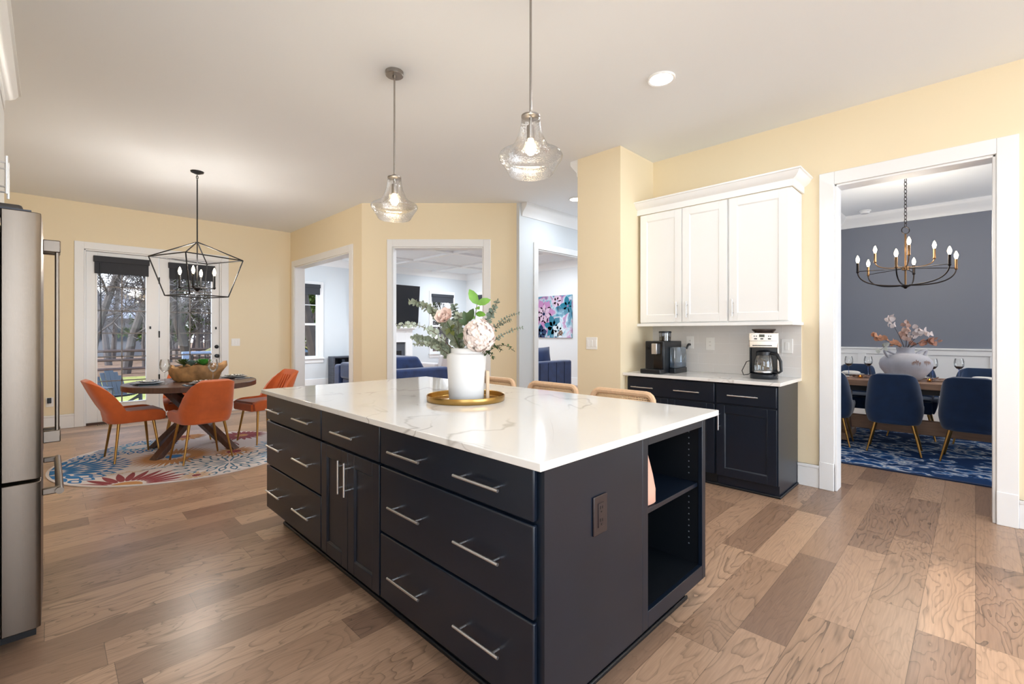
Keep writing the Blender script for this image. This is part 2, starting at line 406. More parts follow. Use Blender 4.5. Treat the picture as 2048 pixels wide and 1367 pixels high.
# french door casing + head + sill
m = MB()
m.box(.25, FX0, YB - CT, YB, 0, 2.575); m.box(FX1, 2.12, YB - CT, YB, 0, 2.575); m.box(FX0, FX1, YB - CT, YB, FZ, 2.575)
m.box(FX0, FX0 + .02, YB - .004, YB + .12, 0, FZ); m.box(FX1 - .02, FX1, YB - .004, YB + .12, 0, FZ); m.box(FX0, FX1, YB - .004, YB + .12, FZ - .02, FZ)
trim(m)
m = MB(); m.box(FX0 + .02, FX1 - .02, YB + .0, YB + .13, 0, .03); trim(m, 0, M('door_sill_wood', (70, 46, 32), .5))
# casings added round the unseen fill lamps so they read as windows
def frame_y(x0, x1, z0, z1, y, d):
    m = MB(); a, b_ = sorted((y, y + d * .03))
    for q in ((x0 - .1, x0, z0 - .1, z1 + .1), (x1, x1 + .1, z0 - .1, z1 + .1), (x0, x1, z0 - .1, z0), (x0, x1, z1, z1 + .1), ((x0 + x1) / 2 - .03, (x0 + x1) / 2 + .03, z0, z1)): m.box(q[0], q[1], a, b_, q[2], q[3])
    trim(m)
def frame_x(y0, y1, z0, z1, x, d):
    m = MB(); a, b_ = sorted((x, x + d * .03))
    for q in ((y0 - .1, y0, z0 - .1, z1 + .1), (y1, y1 + .1, z0 - .1, z1 + .1), (y0, y1, z0 - .1, z0), (y0, y1, z1, z1 + .1), ((y0 + y1) / 2 - .03, (y0 + y1) / 2 + .03, z0, z1)): m.box(a, b_, q[0], q[1], q[2], q[3])
    trim(m)
frame_y(-.6, 4.2, .4, 2.9, -6, 1); frame_x(-2.5, .1, .9, 2.5, -.9, 1); frame_y(5.6, 8.2, .8, 2.6, -3.2, 1); frame_x(3.1, 4.3, .5, 2.7, XF, -1); frame_x(9.5, 10.9, .75, 2.45, XB + .17, 1)
# crown mouldings
CROWN = [(0, 2.94), (.012, 2.94), (.02, 2.985), (.05, 3.02), (.085, 3.06), (.1, 3.085), (.1, H), (0, H)]
m = MB(); m.sweep(CROWN, (4.69, YH), (XF, YH), (0, -1)); trim(m, 0)
m = MB(); m.sweep([(a, z) for a, z in CROWN], (3.935, 2.955), (XF, 2.955), (0, 1)); trim(m, 0)
m = MB(); m.sweep(CROWN, (XF, 4.64), (XF, YF), (-1, 0)); trim(m, 0)
m = MB(); m.sweep(CROWN, (XB + .17, YF), (XF, YF), (0, -1)); trim(m, 0)
m = MB(); m.sweep([(a, z - .0) for a, z in CROWN], (XD, -3.2), (XD, 1.535), (-1, 0)); trim(m, 0)
m = MB(); m.sweep(CROWN, (XR + TH, 1.535), (XD, 1.535), (0, -1)); trim(m, 0)
# coffered ceiling beams of the family room
for i, y in enumerate((6.6, 8.3, 9.9)):
    m = MB(); m.box(XB + .17, XF - .1, y - .07, y + .07, H - .045, H); trim(m, .004, CEIL if False else WHITE)
for i, x in enumerate((4.9, 6.45, 7.95)):
    m = MB(); m.box(x - .07, x + .07, 4.64, YF - .1, H - .044, H); trim(m, .004)
# wainscot in the dining room
m = MB(); m.box(XD - .012, XD, -3.2, 1.535, 0, 1.06)
m.box(XD - .05, XD, -3.2, 1.535, 1.06, 1.085); m.box(XD - .03, XD, -3.2, 1.535, .985, 1.06); m.box(XD - .03, XD, -3.2, 1.535, 0, .2)
for y in (1.243, .53, -.187, -.9, -1.62, -2.3): m.box(XD - .03, XD, y - .05, y + .05, .2, .985)
m.box(XR + TH, XD, 1.523, 1.535, 0, 1.06); m.box(XR + TH, XD, 1.49, 1.535, 1.06, 1.085)
trim(m, .003)
# baseboards
def base(side, m): m.ob('baseboard_' + side, WHITE, kind='structure', bevel=.004)
def bb(m, x0, x1, y0, y1):
    m.box(x0, x1, y0, y1, 0, .19)
m = MB(); bb(m, XR - .018, XR, -3.2, DY0 - CW); m.box(XR - .024, XR, -3.2, DY0 - CW, .165, .19); bb(m, XR - .018, XR, DY1 + CW, 1.085); m.box(XR - .024, XR, DY1 + CW, 1.085, .165, .19); base('right', m)
m = MB(); bb(m, -.9, .25, YB - .018, YB); m.box(-.9, .25, YB - .024, YB, .165, .19); bb(m, 2.12, XB, YB - .018, YB); base('back', m)
m = MB(); bb(m, XB - .018, XB, OY1 + CW, YB); bb(m, XB - .018, XB, 6.1, OY0 - CW); base('breakfast', m)
m = MB(); bb(m, -2.1, SA0 - .07, -.018, 0); bb(m, SA1 + .1, .06, -.018, 0); base('angled', angled(m))
m = MB(); bb(m, 3.912, 3.93, 2.44, 2.97); base('column', m)
m = MB(); bb(m, XB + .17, XF, YF - .018, YF); base('family_back', m)
m = MB(); bb(m, XF - .018, XF, 4.64, YF - .018); base('family_right', m)
m = MB(); bb(m, 4.65, HX0 - .09, YH - .018, YH); base('hall', m)

# ---- family windows (double hung) with casings
def window_y(k, w, y):
    x0, x1, z0, z1 = w; zm = (z0 + z1) / 2 - .06
    root = MB(); f = .045
    root.box(x0, x0 + f, y + .02, y + .1, z0, z1); root.box(x1 - f, x1, y + .02, y + .1, z0, z1)
    root.box(x0 + f, x1 - f, y + .02, y + .1, z0, z0 + f); root.box(x0 + f, x1 - f, y + .02, y + .1, z1 - f, z1)
    root.box(x0 + f, x1 - f, y + .03, y + .08, zm - .025, zm + .025)
    root.box((x0 + x1) / 2 - .008, (x0 + x1) / 2 + .008, y + .045, y + .06, zm, z1 - f); zz = (zm + z1) / 2; root.box(x0 + f, x1 - f, y + .045, y + .06, zz - .008, zz + .008)
    root.box(x0 - .02, x1 + .02, y - .05, y + .02, z0 - .03, z0)
    c = .1
    root.box(x0 - c, x0, y - .02, y, z0 - .03, z1 + c); root.box(x1, x1 + c, y - .02, y, z0 - .03, z1 + c); root.box(x0, x1, y - .02, y, z1, z1 + c)
    root.box(x0 - c, x1 + c, y - .02, y, z0 - .12, z0 - .03); root.box(x0 - c - .02, x1 + c + .02, y - .055, y, z0 - .03, z0 - .005)
    o = root.ob('window_%d' % k, WHITE, kind='structure', bevel=.003)
    g = MB(); g.box(x0 + f, x1 - f, y + .05, y + .054, z0 + f, z1 - f); g.ob('pane', PANE, o)
window_y(1, W1, YF); window_y(2, W2, YF)
m = MB(); x = XF; y0, y1, z0, z1 = W3; f = .045
m.box(x + .02, x + .1, y0, y0 + f, z0, z1); m.box(x + .02, x + .1, y1 - f, y1, z0, z1); m.box(x + .02, x + .1, y0, y1, z0, z0 + f); m.box(x + .02, x + .1, y0, y1, z1 - f, z1); m.box(x + .03, x + .08, y0, y1, 1.48, 1.53)
m.box(x - .02, x, y0 - .1, y0, z0 - .03, z1 + .1); m.box(x - .02, x, y1, y1 + .1, z0 - .03, z1 + .1); m.box(x - .02, x, y0, y1, z1, z1 + .1); m.box(x - .055, x, y0 - .12, y1 + .12, z0 - .03, z0)
o = m.ob('window_3', WHITE, kind='structure', bevel=.003)
g = MB(); g.box(x + .05, x + .054, y0 + f, y1 - f, z0 + f, z1 - f); g.ob('pane', PANE, o)
def blind(x0, x1, y, z0, z1, label, grp=None, cord=None):
    r = E('roman_blind', ((x0 + x1) / 2, y, z0), label, 'blind', grp)
    m = MB(); m.box(x0, x1, y - .05, y, z1 - .085, z1); m.ob('valance', SHADE, r, bevel=.004)
    m = MB()
    for i in range(3):
        m.box(x0 + .012, x1 - .012, y - .038 + i * .006, y - .03 + i * .008, z0 + i * .016, z1 - .08)
    m.ob('folded_shade', SHADE, r, bevel=.003)
    if cord:
        m = MB(); m.tube([(x0 + cord[0], y - .045, z1 - .1), (x0 + cord[0] + .015, y - .04, cord[1])], .006, 6); m.ob('cord', BLACK, r)
    return r
blind(W1[0] - .01, W1[1] + .01, YF - .02, 2.22, 2.47, 'charcoal roman blind above the family room window by the bookcase')
blind(W2[0] - .03, W2[1] + .03, YF - .02, 2.2, 2.45, 'charcoal roman blind on the window beside the television')
r = E('roman_blind', (XF - .03, 10.25, 2.2), 'charcoal roman blind on the side wall window behind the bouquet leaves', 'blind')
m = MB(); m.box(XF - .07, XF - .022, W3[0] - .02, W3[1] + .02, 2.37, 2.45); m.ob('valance', SHADE, r); m = MB(); m.box(XF - .05, XF - .024, W3[0], W3[1], 2.2, 2.37); m.ob('folded_shade', SHADE, r)

# ---- french doors
MUNT = M('door_muntin', (120, 112, 106), .5)
def french(k, x0, x1, gx0, gx1, mx):
    y0, y1 = YB + .03, YB + .08; gz0, gz1 = .295, 2.31
    m = MB(); m.box(x0, gx0, y0, y1, .03, 2.452); m.box(gx1, x1, y0, y1, .03, 2.452); m.box(gx0, gx1, y0, y1, .03, gz0); m.box(gx0, gx1, y0, y1, gz1, 2.452)
    for a, bb_ in ((gx0 - .02, gx0), (gx1, gx1 + .02)): m.box(a, bb_, y0 - .008, y0, gz0 - .02, gz1 + .02)
    m.box(gx0, gx1, y0 - .008, y0, gz0 - .02, gz0); m.box(gx0, gx1, y0 - .008, y0, gz1, gz1 + .02)
    o = m.ob('door_%d' % k, WHITE, kind='structure', bevel=.003)
    g = MB(); g.box(gx0, gx1, y0 + .02, y0 + .026, gz0, gz1); g.ob('pane', PANE, o)
    g = MB(); g.box(mx - .008, mx + .008, y0 + .008, y0 + .019, gz0, gz1)
    for z in (.607, .956, 1.296, 1.623, 1.963): g.box(gx0, gx1, y0 + .008, y0 + .019, z - .008, z + .008)
    g.ob('muntins', MUNT, o)
    return o
d1 = french(1, .372, 1.194, .492, 1.038, .76)
d2 = french(2, 1.200, 1.993, 1.327, 1.885, 1.592)
m = MB()
for z in (.62, 1.28, 2.1):
    h = MB(); h.box(1.188, 1.206, YB + .018, YB + .03, z - .05, z + .05); h.ob('hinge', BLACK, d1)
k = MB(); k.lathe([(.03, 0), (.03, .012), (.014, .016), (.012, .05), (.026, .055), (.03, .07), (.022, .085), (0, .088)], n=20).xf(Matrix.Translation((1.955, YB + .03, .925)) @ Matrix.Rotation(R(90), 4, 'X')); k.ob('door_knob', BLACK, d2)
k = MB(); k.lathe([(.03, 0), (.03, .015), (.02, .025), (0, .026)], n=20).xf(Matrix.Translation((1.955, YB + .03, 1.075)) @ Matrix.Rotation(R(90), 4, 'X')); k.ob('deadbolt', BLACK, d2)
for d_, x_ in ((d1, 1.088), (d2, 1.945)):
    k = MB(); k.box(x_ - .01, x_ + .01, YB + .015, YB + .03, 1.36, 1.4); k.ob('latch', BLACK, d_)
blind(.448, 1.078, YB + .03, 2.145, 2.395, 'charcoal roman blind on the left french door', None, (.07, 1.2))
blind(1.307, 1.925, YB + .03, 2.135, 2.39, 'charcoal roman blind on the right french door behind the lantern', None, (.1, 1.2))

# ---- recessed ceiling lights
def can(x, y, label, grp=None, power=12, col=(.84, .92, 1)):
    r = E('recessed_light', (x, y, H - .012), label, 'ceiling light', grp)
    m = MB(); m.lathe([(.08, .004), (.092, 0), (.097, .006), (.097, .012), (.08, .012)], (x, y, H - .012), 32); m.ob('trim_ring', WHITE, r)
    m = MB(); m.lathe([(0, .004), (.081, .004), (.081, .009), (0, .009)], (x, y, H - .012), 32); m.ob('lens', CANLT, r)
    if power: lamp('recessed_or_fill_lamp', 'AREA', (x, y, H - .03), power, col, .12)
can(3.10, 1.59, 'round white recessed ceiling light above the floor near the white wall cabinets')
can(5.07, 3.84, 'recessed ceiling light in the hall, half hidden by the yellow column', power=14)
can(8.1, 7.17, 'recessed ceiling light seen through the hall doorway above the painting', power=36)
can(8.1, 10.2, 'recessed ceiling light in the coffered ceiling near the room corner', power=36)
# unseen downlights added to fill the kitchen, family room and hall; no fixtures modelled
for x, y, p in ((.35, .35, 9), (3.1, -.9, 12), (.4, -1.6, 12), (5.2, 6.2, 42), (5.2, 9.2, 42), (7.0, 9.0, 36), (6.6, 6.4, 34), (7.0, 3.75, 16)):
    lamp('recessed_or_fill_lamp', 'AREA', (x, y, H - .03), p, (.84, .92, 1), .14)

# ================================================================== KITCHEN ISLAND
def quartz():
    m, n, l, b = new_mat('veined_quartz')
    tc = n.new('ShaderNodeTexCoord'); mp = n.new('ShaderNodeMapping'); mp.inputs['Rotation'].default_value = (0, 0, .6); l.new(tc.outputs['Object'], mp.inputs[0])
    def vein(scale, dist, thr, seed):
        mp2 = n.new('ShaderNodeMapping'); mp2.inputs['Location'].default_value = (seed, seed * .7, 0); mp2.inputs['Scale'].default_value = (1, .55, 1); l.new(mp.outputs[0], mp2.inputs[0])
        nz = n.new('ShaderNodeTexNoise'); nz.inputs['Scale'].default_value = scale; nz.inputs['Detail'].default_value = 4; nz.inputs['Roughness'].default_value = .45; nz.inputs['Distortion'].default_value = dist; l.new(mp2.outputs[0], nz.inputs[0])
        s = n.new('ShaderNodeMath'); s.operation = 'SUBTRACT'; l.new(nz.outputs[0], s.inputs[0]); s.inputs[1].default_value = .5
        a = n.new('ShaderNodeMath'); a.operation = 'ABSOLUTE'; l.new(s.outputs[0], a.inputs[0])
        mr = n.new('ShaderNodeMapRange'); mr.inputs['From Min'].default_value = 0; mr.inputs['From Max'].default_value = thr; mr.inputs['To Min'].default_value = 1; mr.inputs['To Max'].default_value = 0; l.new(a.outputs[0], mr.inputs[0])
        return mr.outputs[0]
    v1 = vein(1.25, .5, .008, 3.1); v2 = vein(2.1, .6, .005, 11.7)
    nm = n.new('ShaderNodeTexNoise'); nm.inputs['Scale'].default_value = 1.7; l.new(tc.outputs['Object'], nm.inputs[0])
    mk = n.new('ShaderNodeMapRange'); mk.inputs['From Min'].default_value = .4; mk.inputs['From Max'].default_value = .62; l.new(nm.outputs[0], mk.inputs[0])
    mu = n.new('ShaderNodeMath'); mu.operation = 'MULTIPLY'; l.new(v2, mu.inputs[0]); l.new(mk.outputs[0], mu.inputs[1])
    mx = n.new('ShaderNodeMath'); mx.operation = 'MAXIMUM'; l.new(v1, mx.inputs[0]); l.new(mu.outputs[0], mx.inputs[1])
    ml = n.new('ShaderNodeMath'); ml.operation = 'MULTIPLY'; l.new(mx.outputs[0], ml.inputs[0]); l.new(mk.outputs[0], ml.inputs[1])
    ms = n.new('ShaderNodeMath'); ms.operation = 'MULTIPLY'; l.new(ml.outputs[0], ms.inputs[0]); ms.inputs[1].default_value = .75
    c = n.new('ShaderNodeMix'); c.data_type = 'RGBA'; l.new(ms.outputs[0], c.inputs['Factor']); c.inputs['A'].default_value = lin((236, 234, 231)) + (1,); c.inputs['B'].default_value = lin((160, 154, 148)) + (1,)
    l.new(c.outputs['Result'], b.inputs['Base Color']); b.inputs['Roughness'].default_value = .08; b.inputs['Specular IOR Level'].default_value = .5
    return m
QUARTZ = quartz()

def pull(root, a, b_, out, r=.0055, so=.034, inset=.03):
    """bar handle from a to b (points on the front), standing off along `out`"""
    a = Vector(a); b_ = Vector(b_); out = Vector(out); d = (b_ - a).normalized()
    m = MB(); m.tube([a + out * so, b_ + out * so], r, 12)
    for p in (a + d * inset, b_ - d * inset): m.tube([p - out * .001, p + out * so], r * .72, 8)
    return m.ob('handle', STEEL, root)
def shaker(axis, at, u0, u1, z0, z1, t=.02, rail=.062, dep=.009):
    """shaker door: outer face at `at`, towards smaller axis value"""
    m = MB()
    def bx(a0, a1, u0_, u1_, z0_, z1_):
        if axis == 'x': m.box(a0, a1, u0_, u1_, z0_, z1_)
        else: m.box(u0_, u1_, a0, a1, z0_, z1_)
    bx(at, at + t, u0, u0 + rail, z0, z1); bx(at, at + t, u1 - rail, u1, z0, z1)
    bx(at, at + t, u0 + rail, u1 - rail, z0, z0 + rail); bx(at, at + t, u0 + rail, u1 - rail, z1 - rail, z1)
    bx(at + dep, at + t - .001, u0 + rail - .004, u1 - rail + .004, z0 + rail - .004, z1 - rail + .004)
    s = .009                                  # moulded inner edge
    def wedge(pts):
        m.add(pts, [(0, 1, 2), (3, 5, 4), (0, 3, 4, 1), (1, 4, 5, 2), (2, 5, 3, 0)])
    def P(a, u, z): return (a, u, z) if axis == 'x' else (u, a, z)
    a0, a1 = at + .001, at + dep; ui0, ui1, zi0, zi1 = u0 + rail, u1 - rail, z0 + rail, z1 - rail
    wedge([P(a0, ui0, zi0), P(a1, ui0, zi0), P(a1, ui0, zi0 + s), P(a0, ui1, zi0), P(a1, ui1, zi0), P(a1, ui1, zi0 + s)])
    wedge([P(a0, ui0, zi1), P(a1, ui0, zi1), P(a1, ui0, zi1 - s), P(a0, ui1, zi1), P(a1, ui1, zi1), P(a1, ui1, zi1 - s)])
    wedge([P(a0, ui0, zi0), P(a1, ui0, zi0), P(a1, ui0 + s, zi0), P(a0, ui0, zi1), P(a1, ui0, zi1), P(a1, ui0 + s, zi1)])
    wedge([P(a0, ui1, zi0), P(a1, ui1, zi0), P(a1, ui1 - s, zi0), P(a0, ui1, zi1), P(a1, ui1, zi1), P(a1, ui1 - s, zi1)])
    return m
ZT = .888
XI = 1.055
def drawer_bank(y0, y1, label, fy0=None, end=False):
    r = E('drawer_cabinet', (1.4, (y0 + y1) / 2, 0), label, 'cabinet')
    fy0 = fy0 or y0 + .004
    m = MB(); m.box(1.076, 1.66 if not end else 1.667, y0, y1, .108, ZT); m.ob('carcass', NAVY, r)
    k0 = y0 if not end else y0 + .07
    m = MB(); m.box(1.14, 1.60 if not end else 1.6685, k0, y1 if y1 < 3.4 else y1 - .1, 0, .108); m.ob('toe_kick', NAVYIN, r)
    for z0, z1, hz in ((.115, .402, .255), (.412, .704, .555), (.715, .884, .792)):
        m = MB(); m.box(XI, 1.076, fy0, y1 - .004, z0, z1); d = m.ob('drawer', NAVY, r, bevel=.005)
        c = (fy0 + y1) / 2; q = .227 if not end else .228
        cs = ((1.203, 1.657) if end else (2.755, 3.218))
        for hy in cs: pull(d, (XI, hy - .117, hz), (XI, hy + .117, hz), (-1, 0, 0))
    return r
drawer_bank(2.534, 3.432, 'navy three-drawer island cabinet at the end towards the breakfast table')
drawer_bank(.935, 1.897, 'navy three-drawer island cabinet at the corner nearest the viewer', .962, True)
r = E('door_cabinet', (1.4, 2.215, 0), 'navy island cabinet with two narrow doors under one drawer', 'cabinet')
m = MB(); m.box(1.076, 1.66, 1.899, 2.532, .108, ZT); m.ob('carcass', NAVY, r)
m = MB(); m.box(1.14, 1.60, 1.899, 2.532, 0, .108); m.ob('toe_kick', NAVYIN, r)
m = MB(); m.box(XI, 1.076, 1.903, 2.528, .715, .884); d = m.ob('drawer', NAVY, r, bevel=.005); pull(d, (XI, 2.108, .792), (XI, 2.342, .792), (-1, 0, 0))
for a, b_, hy in ((1.903, 2.213, 2.184), (2.217, 2.528, 2.252)):
    d = shaker('x', XI, a, b_, .115, .704, t=.0205, rail=.066).ob('door', NAVY, r, bevel=.002)
    pull(d, (XI, hy, .497), (XI, hy, .664), (-1, 0, 0))
# open bookcase end
r = E('open_cabinet', (1.97, 1.2, 0), 'navy open shelf cabinet set in the end of the island', 'cabinet')
m = MB(); x0, x1, y0, y1 = 1.669, 2.275, .935, 1.37
m.box(x0, x0 + .044, y0, y0 + .02, .108, ZT); m.box(x1 - .038, x1, y0, y0 + .02, .108, ZT); m.box(x0 + .044, x1 - .038, y0, y0 + .02, .108, .175); m.box(x0 + .044, x1 - .038, y0, y0 + .02, .846, ZT)
m.ob('face_frame', NAVY, r, bevel=.002)
m = MB(); m.box(x0 + .004, x0 + .03, y0 + .02, y1, .108, ZT); m.box(x1 - .03, x1 - .004, y0 + .02, y1, .108, ZT); m.box(x0 + .03, x1 - .03, y1 - .012, y1, .108, ZT); m.box(x0 + .03, x1 - .03, y0 + .02, y1 - .012, .15, .174); m.box(x0 + .03, x1 - .03, y0 + .02, y1 - .012, .87, ZT)
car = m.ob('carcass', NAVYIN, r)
PEG = M('pale_peg_hole', (120, 126, 136), .5)
for k in range(20):
    z = .26 + k * .029
    if abs(z - .56) > .03:
        m = MB(); m.lathe([(.0035, 0), (0, .0008)], (0, 0, 0), 8); m.xf(Matrix.Translation((x1 - .0305, y0 + .07, z)) @ Matrix.Rotation(R(-90), 4, 'Y')); m.ob('peg_hole', PEG, car)
m = MB(); m.box(x0 + .031, x1 - .031, y0 + .025, y1 - .013, .551, .571); m.ob('shelf', NAVY, r, bevel=.002)
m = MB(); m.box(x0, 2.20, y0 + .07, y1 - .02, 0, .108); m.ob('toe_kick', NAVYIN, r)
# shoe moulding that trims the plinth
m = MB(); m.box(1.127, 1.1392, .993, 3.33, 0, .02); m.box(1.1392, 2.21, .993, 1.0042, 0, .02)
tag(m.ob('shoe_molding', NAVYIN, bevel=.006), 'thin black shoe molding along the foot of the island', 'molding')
m = MB(); m.box(1.027, 2.372, .908, 3.452, ZT, .915)
tag(m.ob('island_worktop', QUARTZ, bevel=.003, seg=3), 'white quartz island worktop with fine grey veins', 'worktop')
# outlet on the island end
OUT = M('dark_brown_plastic', (44, 34, 36), .4)
r = E('outlet', (1.368, .935, .594), 'dark brown double outlet on the end panel of the island', 'outlet')
m = MB(); m.box(1.327, 1.409, .928, .935, .596, .732); m.ob('cover_plate', OUT, r, bevel=.003)
m = MB(); m.box(1.351, 1.385, .925, .928, .622, .706); f = m.ob('receptacle', OUT, r, bevel=.001)
SLOT = M('outlet_slot', (12, 10, 11), .6)
for z in (.642, .686):
    for bx_ in ((1.36, 1.3625, z, z + .011), (1.373, 1.3755, z, z + .009), (1.3655, 1.3705, z - .012, z - .007)):
        m = MB(); m.box(bx_[0], bx_[1], .9238, .925, bx_[2], bx_[3]); m.ob('slot', SLOT, f)
# blush bag on the shelf
def bag_mesh():
    m = MB(); N = 26; rows = [(0, 1.0, 1.0), (.004, 1.04, 1.04), (.06, 1.03, 1.08), (.13, .98, .95), (.19, .9, .72), (.235, .82, .5), (.255, .78, .42), (.262, .76, .36)]
    vs = []; fs = []
    for z, sx, sy in rows:
        for k in range(N):
            a = 2 * pi * k / N; q = .5
            cx = math.copysign(abs(cos(a)) ** q, cos(a)); cy = math.copysign(abs(sin(a)) ** q, sin(a))
            wob = 1 + .05 * sin(3 * a + z * 20)
            vs.append((cy * .058 * sx * wob, cx * .105 * sy * wob, z))
    for i in range(len(rows) - 1):
        fs += [(i * N + k, i * N + (k + 1) % N, (i + 1) * N + (k + 1) % N, (i + 1) * N + k) for k in range(N)]
    fs.append(tuple(range(N))[::-1]); m.add(vs, fs); return m
r = E('bag', (1.802, 1.036, .5755), 'blush pink open-topped bag standing on the island shelf', 'bag')
m = bag_mesh(); m.xf(Matrix.Translation((1.802, 1.036, .5755)) @ Matrix.Diagonal((.86, .6, .9, 1))); m.ob('body', M('blush_leather', (222, 176, 156), .55, bump=(40, .2)), r, solid=.004)
m = MB(); m.lathe([(.03, .215), (.03, .18)], (1.802, 1.036, .5755), 20, sx=1.1, sy=.5); m.ob('lining', M('bag_lining', (40, 30, 30), .8), r)

# tray, vase and flowers
TX, TY, TZ = 1.70, 2.075, .915
m = MB(); m.lathe([(0, .003), (.214, .003), (.217, .006), (.219, .031), (.2225, .034), (.2245, .03), (.2225, .004), (.219, 0), (0, 0)][::-1], (TX, TY, TZ), 64)
tag(m.ob('round_tray', BRASS), 'round brass tray under the white vase on the island', 'tray')
VX, VY = 1.70, 2.07
m = MB(); m.lathe([(.0, .001), (.097, .001), (.1, .006), (.104, .08), (.109, .17), (.1135, .245), (.114, .256), (.110, .262), (.092, .268), (.09, .292), (.086, .296), (.082, .292), (.082, .24), (.07, .05), (0, .04)], (VX, VY, TZ + .003), 64)
tag(m.ob('flower_vase', CERAM, smooth=35), 'tall white ceramic vase holding the flowers on the island', 'vase')
m = MB(); m.box(-.009, .009, -.03, .03, 0, .165); m.xf(Matrix.Translation((VX + .085, VY - .085 - .0, TZ + .0035)) @ Matrix.Rotation(R(-38), 4, 'Z') @ Matrix.Translation((.0, 0, 0)))
tag(m.ob('wooden_block', M('pale_birch', (226, 198, 168), .5), bevel=.003), 'thin pale wooden block standing on the tray behind the vase', 'block')
rgt = Vector((1, -1, 0)) / S2; fwd = Vector((1, 1, 0)) / S2; UP = Vector((0, 0, 1))
VC = Vector((VX, VY, 0)); K = 2.67 / 927
def vp(px, py, dd=0):
    """a point of the bouquet: px, py offsets measured about the vase mouth, dd metres further away"""
    sc = (2.67 + dd) / 2.67
    return VC + rgt * ((px - 934) * K * sc) + fwd * dd + UP * (1.30 - (py - 665.5) * K * sc)
def stem_curve(p0, p1, p2, n=9):
    p0, p1, p2 = Vector(p0), Vector(p1), Vector(p2)
    return [p0 * (1 - t) ** 2 + p1 * 2 * t * (1 - t) + p2 * t * t for t in [i / (n - 1) for i in range(n)]]
def eucalyptus(tip, mid, label, leaf=.017, mat=SAGE, pairs=14, start=.32, dens=1.0, rad=1.0):
    base = VC + UP * 1.08 + Vector((random.uniform(-.03, .03), random.uniform(-.03, .03), 0))
    pts = stem_curve(base, mid, tip, 16)
    r = E('eucalyptus_stem', tuple(pts[0]), label, 'flower stem', 'eucalyptus stems in the white vase')
    m = MB(); m.tube(pts, [.0028 - .0018 * i / 15 for i in range(16)], 6); m.ob('stem', TWIG, r)
    m = MB(); N = int(pairs * dens)
    for i in range(N):
        t = start + (1 - start) * i / (N - 1); f = t * 15; j = min(int(f), 14); p = pts[j].lerp(pts[j + 1], f - j); d = (pts[j + 1] - pts[j]).normalized()
        a = d.orthogonal().normalized(); a.rotate(Matrix.Rotation(i * 1.57 + random.uniform(-.3, .3), 3, d))
        L = leaf * (1.15 - .45 * (i / N)) * random.uniform(.85, 1.15)
        for s_ in (1, -1):
            dr = (a * s_ + d * .45).normalized()
            m.leaf(p, dr, d * .45 - fwd * .7 + Vector((random.uniform(-.5, .5), random.uniform(-.5, .5), random.uniform(-.5, .5))), L * 1.6, L * .8 * rad, cup=random.uniform(-.2, .3))
    m.ob('leaves', mat, r, smooth=60)
    return r
eucalyptus(vp(823, 603), vp(905, 620), 'thick sage eucalyptus stem reaching up left highest over the television', .024, pairs=36, start=.25)
eucalyptus(vp(800, 651, -.05), vp(872, 632, -.05), 'thin pale eucalyptus stem drooping furthest left, level with the television foot', .018, M('pale_sage_leaf', (188, 198, 182), .6), 18, .35)
eucalyptus(vp(827, 676, .02), vp(880, 672, .02), 'full sage eucalyptus stem lying low to the left', .023, pairs=32, start=.2)
eucalyptus(vp(833, 689, -.06), vp(884, 676, -.04), 'short eucalyptus stem lowest on the left of the vase', .016, pairs=20, start=.3)
eucalyptus(vp(908, 612, .06), vp(912, 650, .04), 'upright grey eucalyptus stem in the middle behind the rose', .02, SAGED, 16, .4)
eucalyptus(vp(920, 630, -.02), vp(914, 660, -.02), 'short round-leaved eucalyptus stem between rose and hydrangea', .022, SAGE, 14, .3)
eucalyptus(vp(993, 602, .08), vp(972, 650, .06), 'grey-green eucalyptus stem rising to the right of the tall leaf sprig', .019, SAGED, 15, .42)
eucalyptus(vp(1036, 627, .05), vp(985, 632, .05), 'fine-leaved stem arching out uppermost on the right', .012, SAGED, 14, .4, rad=.6)
eucalyptus(vp(1022, 640, 0), vp(980, 648, .0), 'dark fine-leaved stem in the middle of the right-hand sprays', .013, M('dark_sage_leaf', (86, 98, 84), .6), 15, .4, rad=.7)
eucalyptus(vp(1046, 655, -.03), vp(988, 664, -.03), 'longest fine-leaved stem pointing right towards the blue wall', .013, SAGED, 14, .4, rad=.6)
def leafy(tip, mid, leaves, label, mat=LEAF, L=.05):
    base = VC + UP * 1.08; pts = stem_curve(base, mid, tip, 12)
    r = E('leafy_stem', tuple(base), label, 'flower stem')
    m = MB(); m.tube(pts, .002, 6); m.ob('stem', TWIG, r)
    m = MB()
    for t, dr, s_ in leaves:
        f = t * 11; j = min(int(f), 10); p = pts[j].lerp(pts[j + 1], f - j)
        d = rgt * dr[0] + UP * dr[1] + fwd * dr[2]
        m.leaf(p, d, fwd * -1 + UP * .3, L * s_, L * s_ * .28, cup=.1)
    m.ob('leaves', mat, r, smooth=60)
leafy(vp(954, 608, .03), vp(948, 650, .03), [(1, (-.45, .9, -.2), 1.1), (1, (.95, .35, 0), .95), (.93, (.3, -.2, -.9), .6), (.8, (.8, -.1, -.4), .75), (.72, (-.7, .3, -.5), .8)], 'bright green leaf sprig standing highest in the bouquet', LEAF, .088)
leafy(vp(938, 640, -.04), vp(936, 668, -.03), [(.95, (.4, .9, -.3), 1.25), (.9, (-.3, .95, -.2), 1.1), (.85, (-.8, .5, -.4), .95), (.75, (.9, .3, -.4), 1), (.6, (-.8, -.1, -.6), 1)], 'broad green leaves between the rose and the hydrangea', DKLEAF, .066)
leafy(vp(902, 655, -.05), vp(915, 676, -.04), [(1, (-.4, -.9, -.3), .9), (.9, (.4, -.6, -.6), .9), (.85, (-.9, .2, -.2), .8), (.95, (.6, .5, -.5), .8)], 'dark olive leaves below the blush rose', M('olive_leaf', (92, 100, 48), .5))
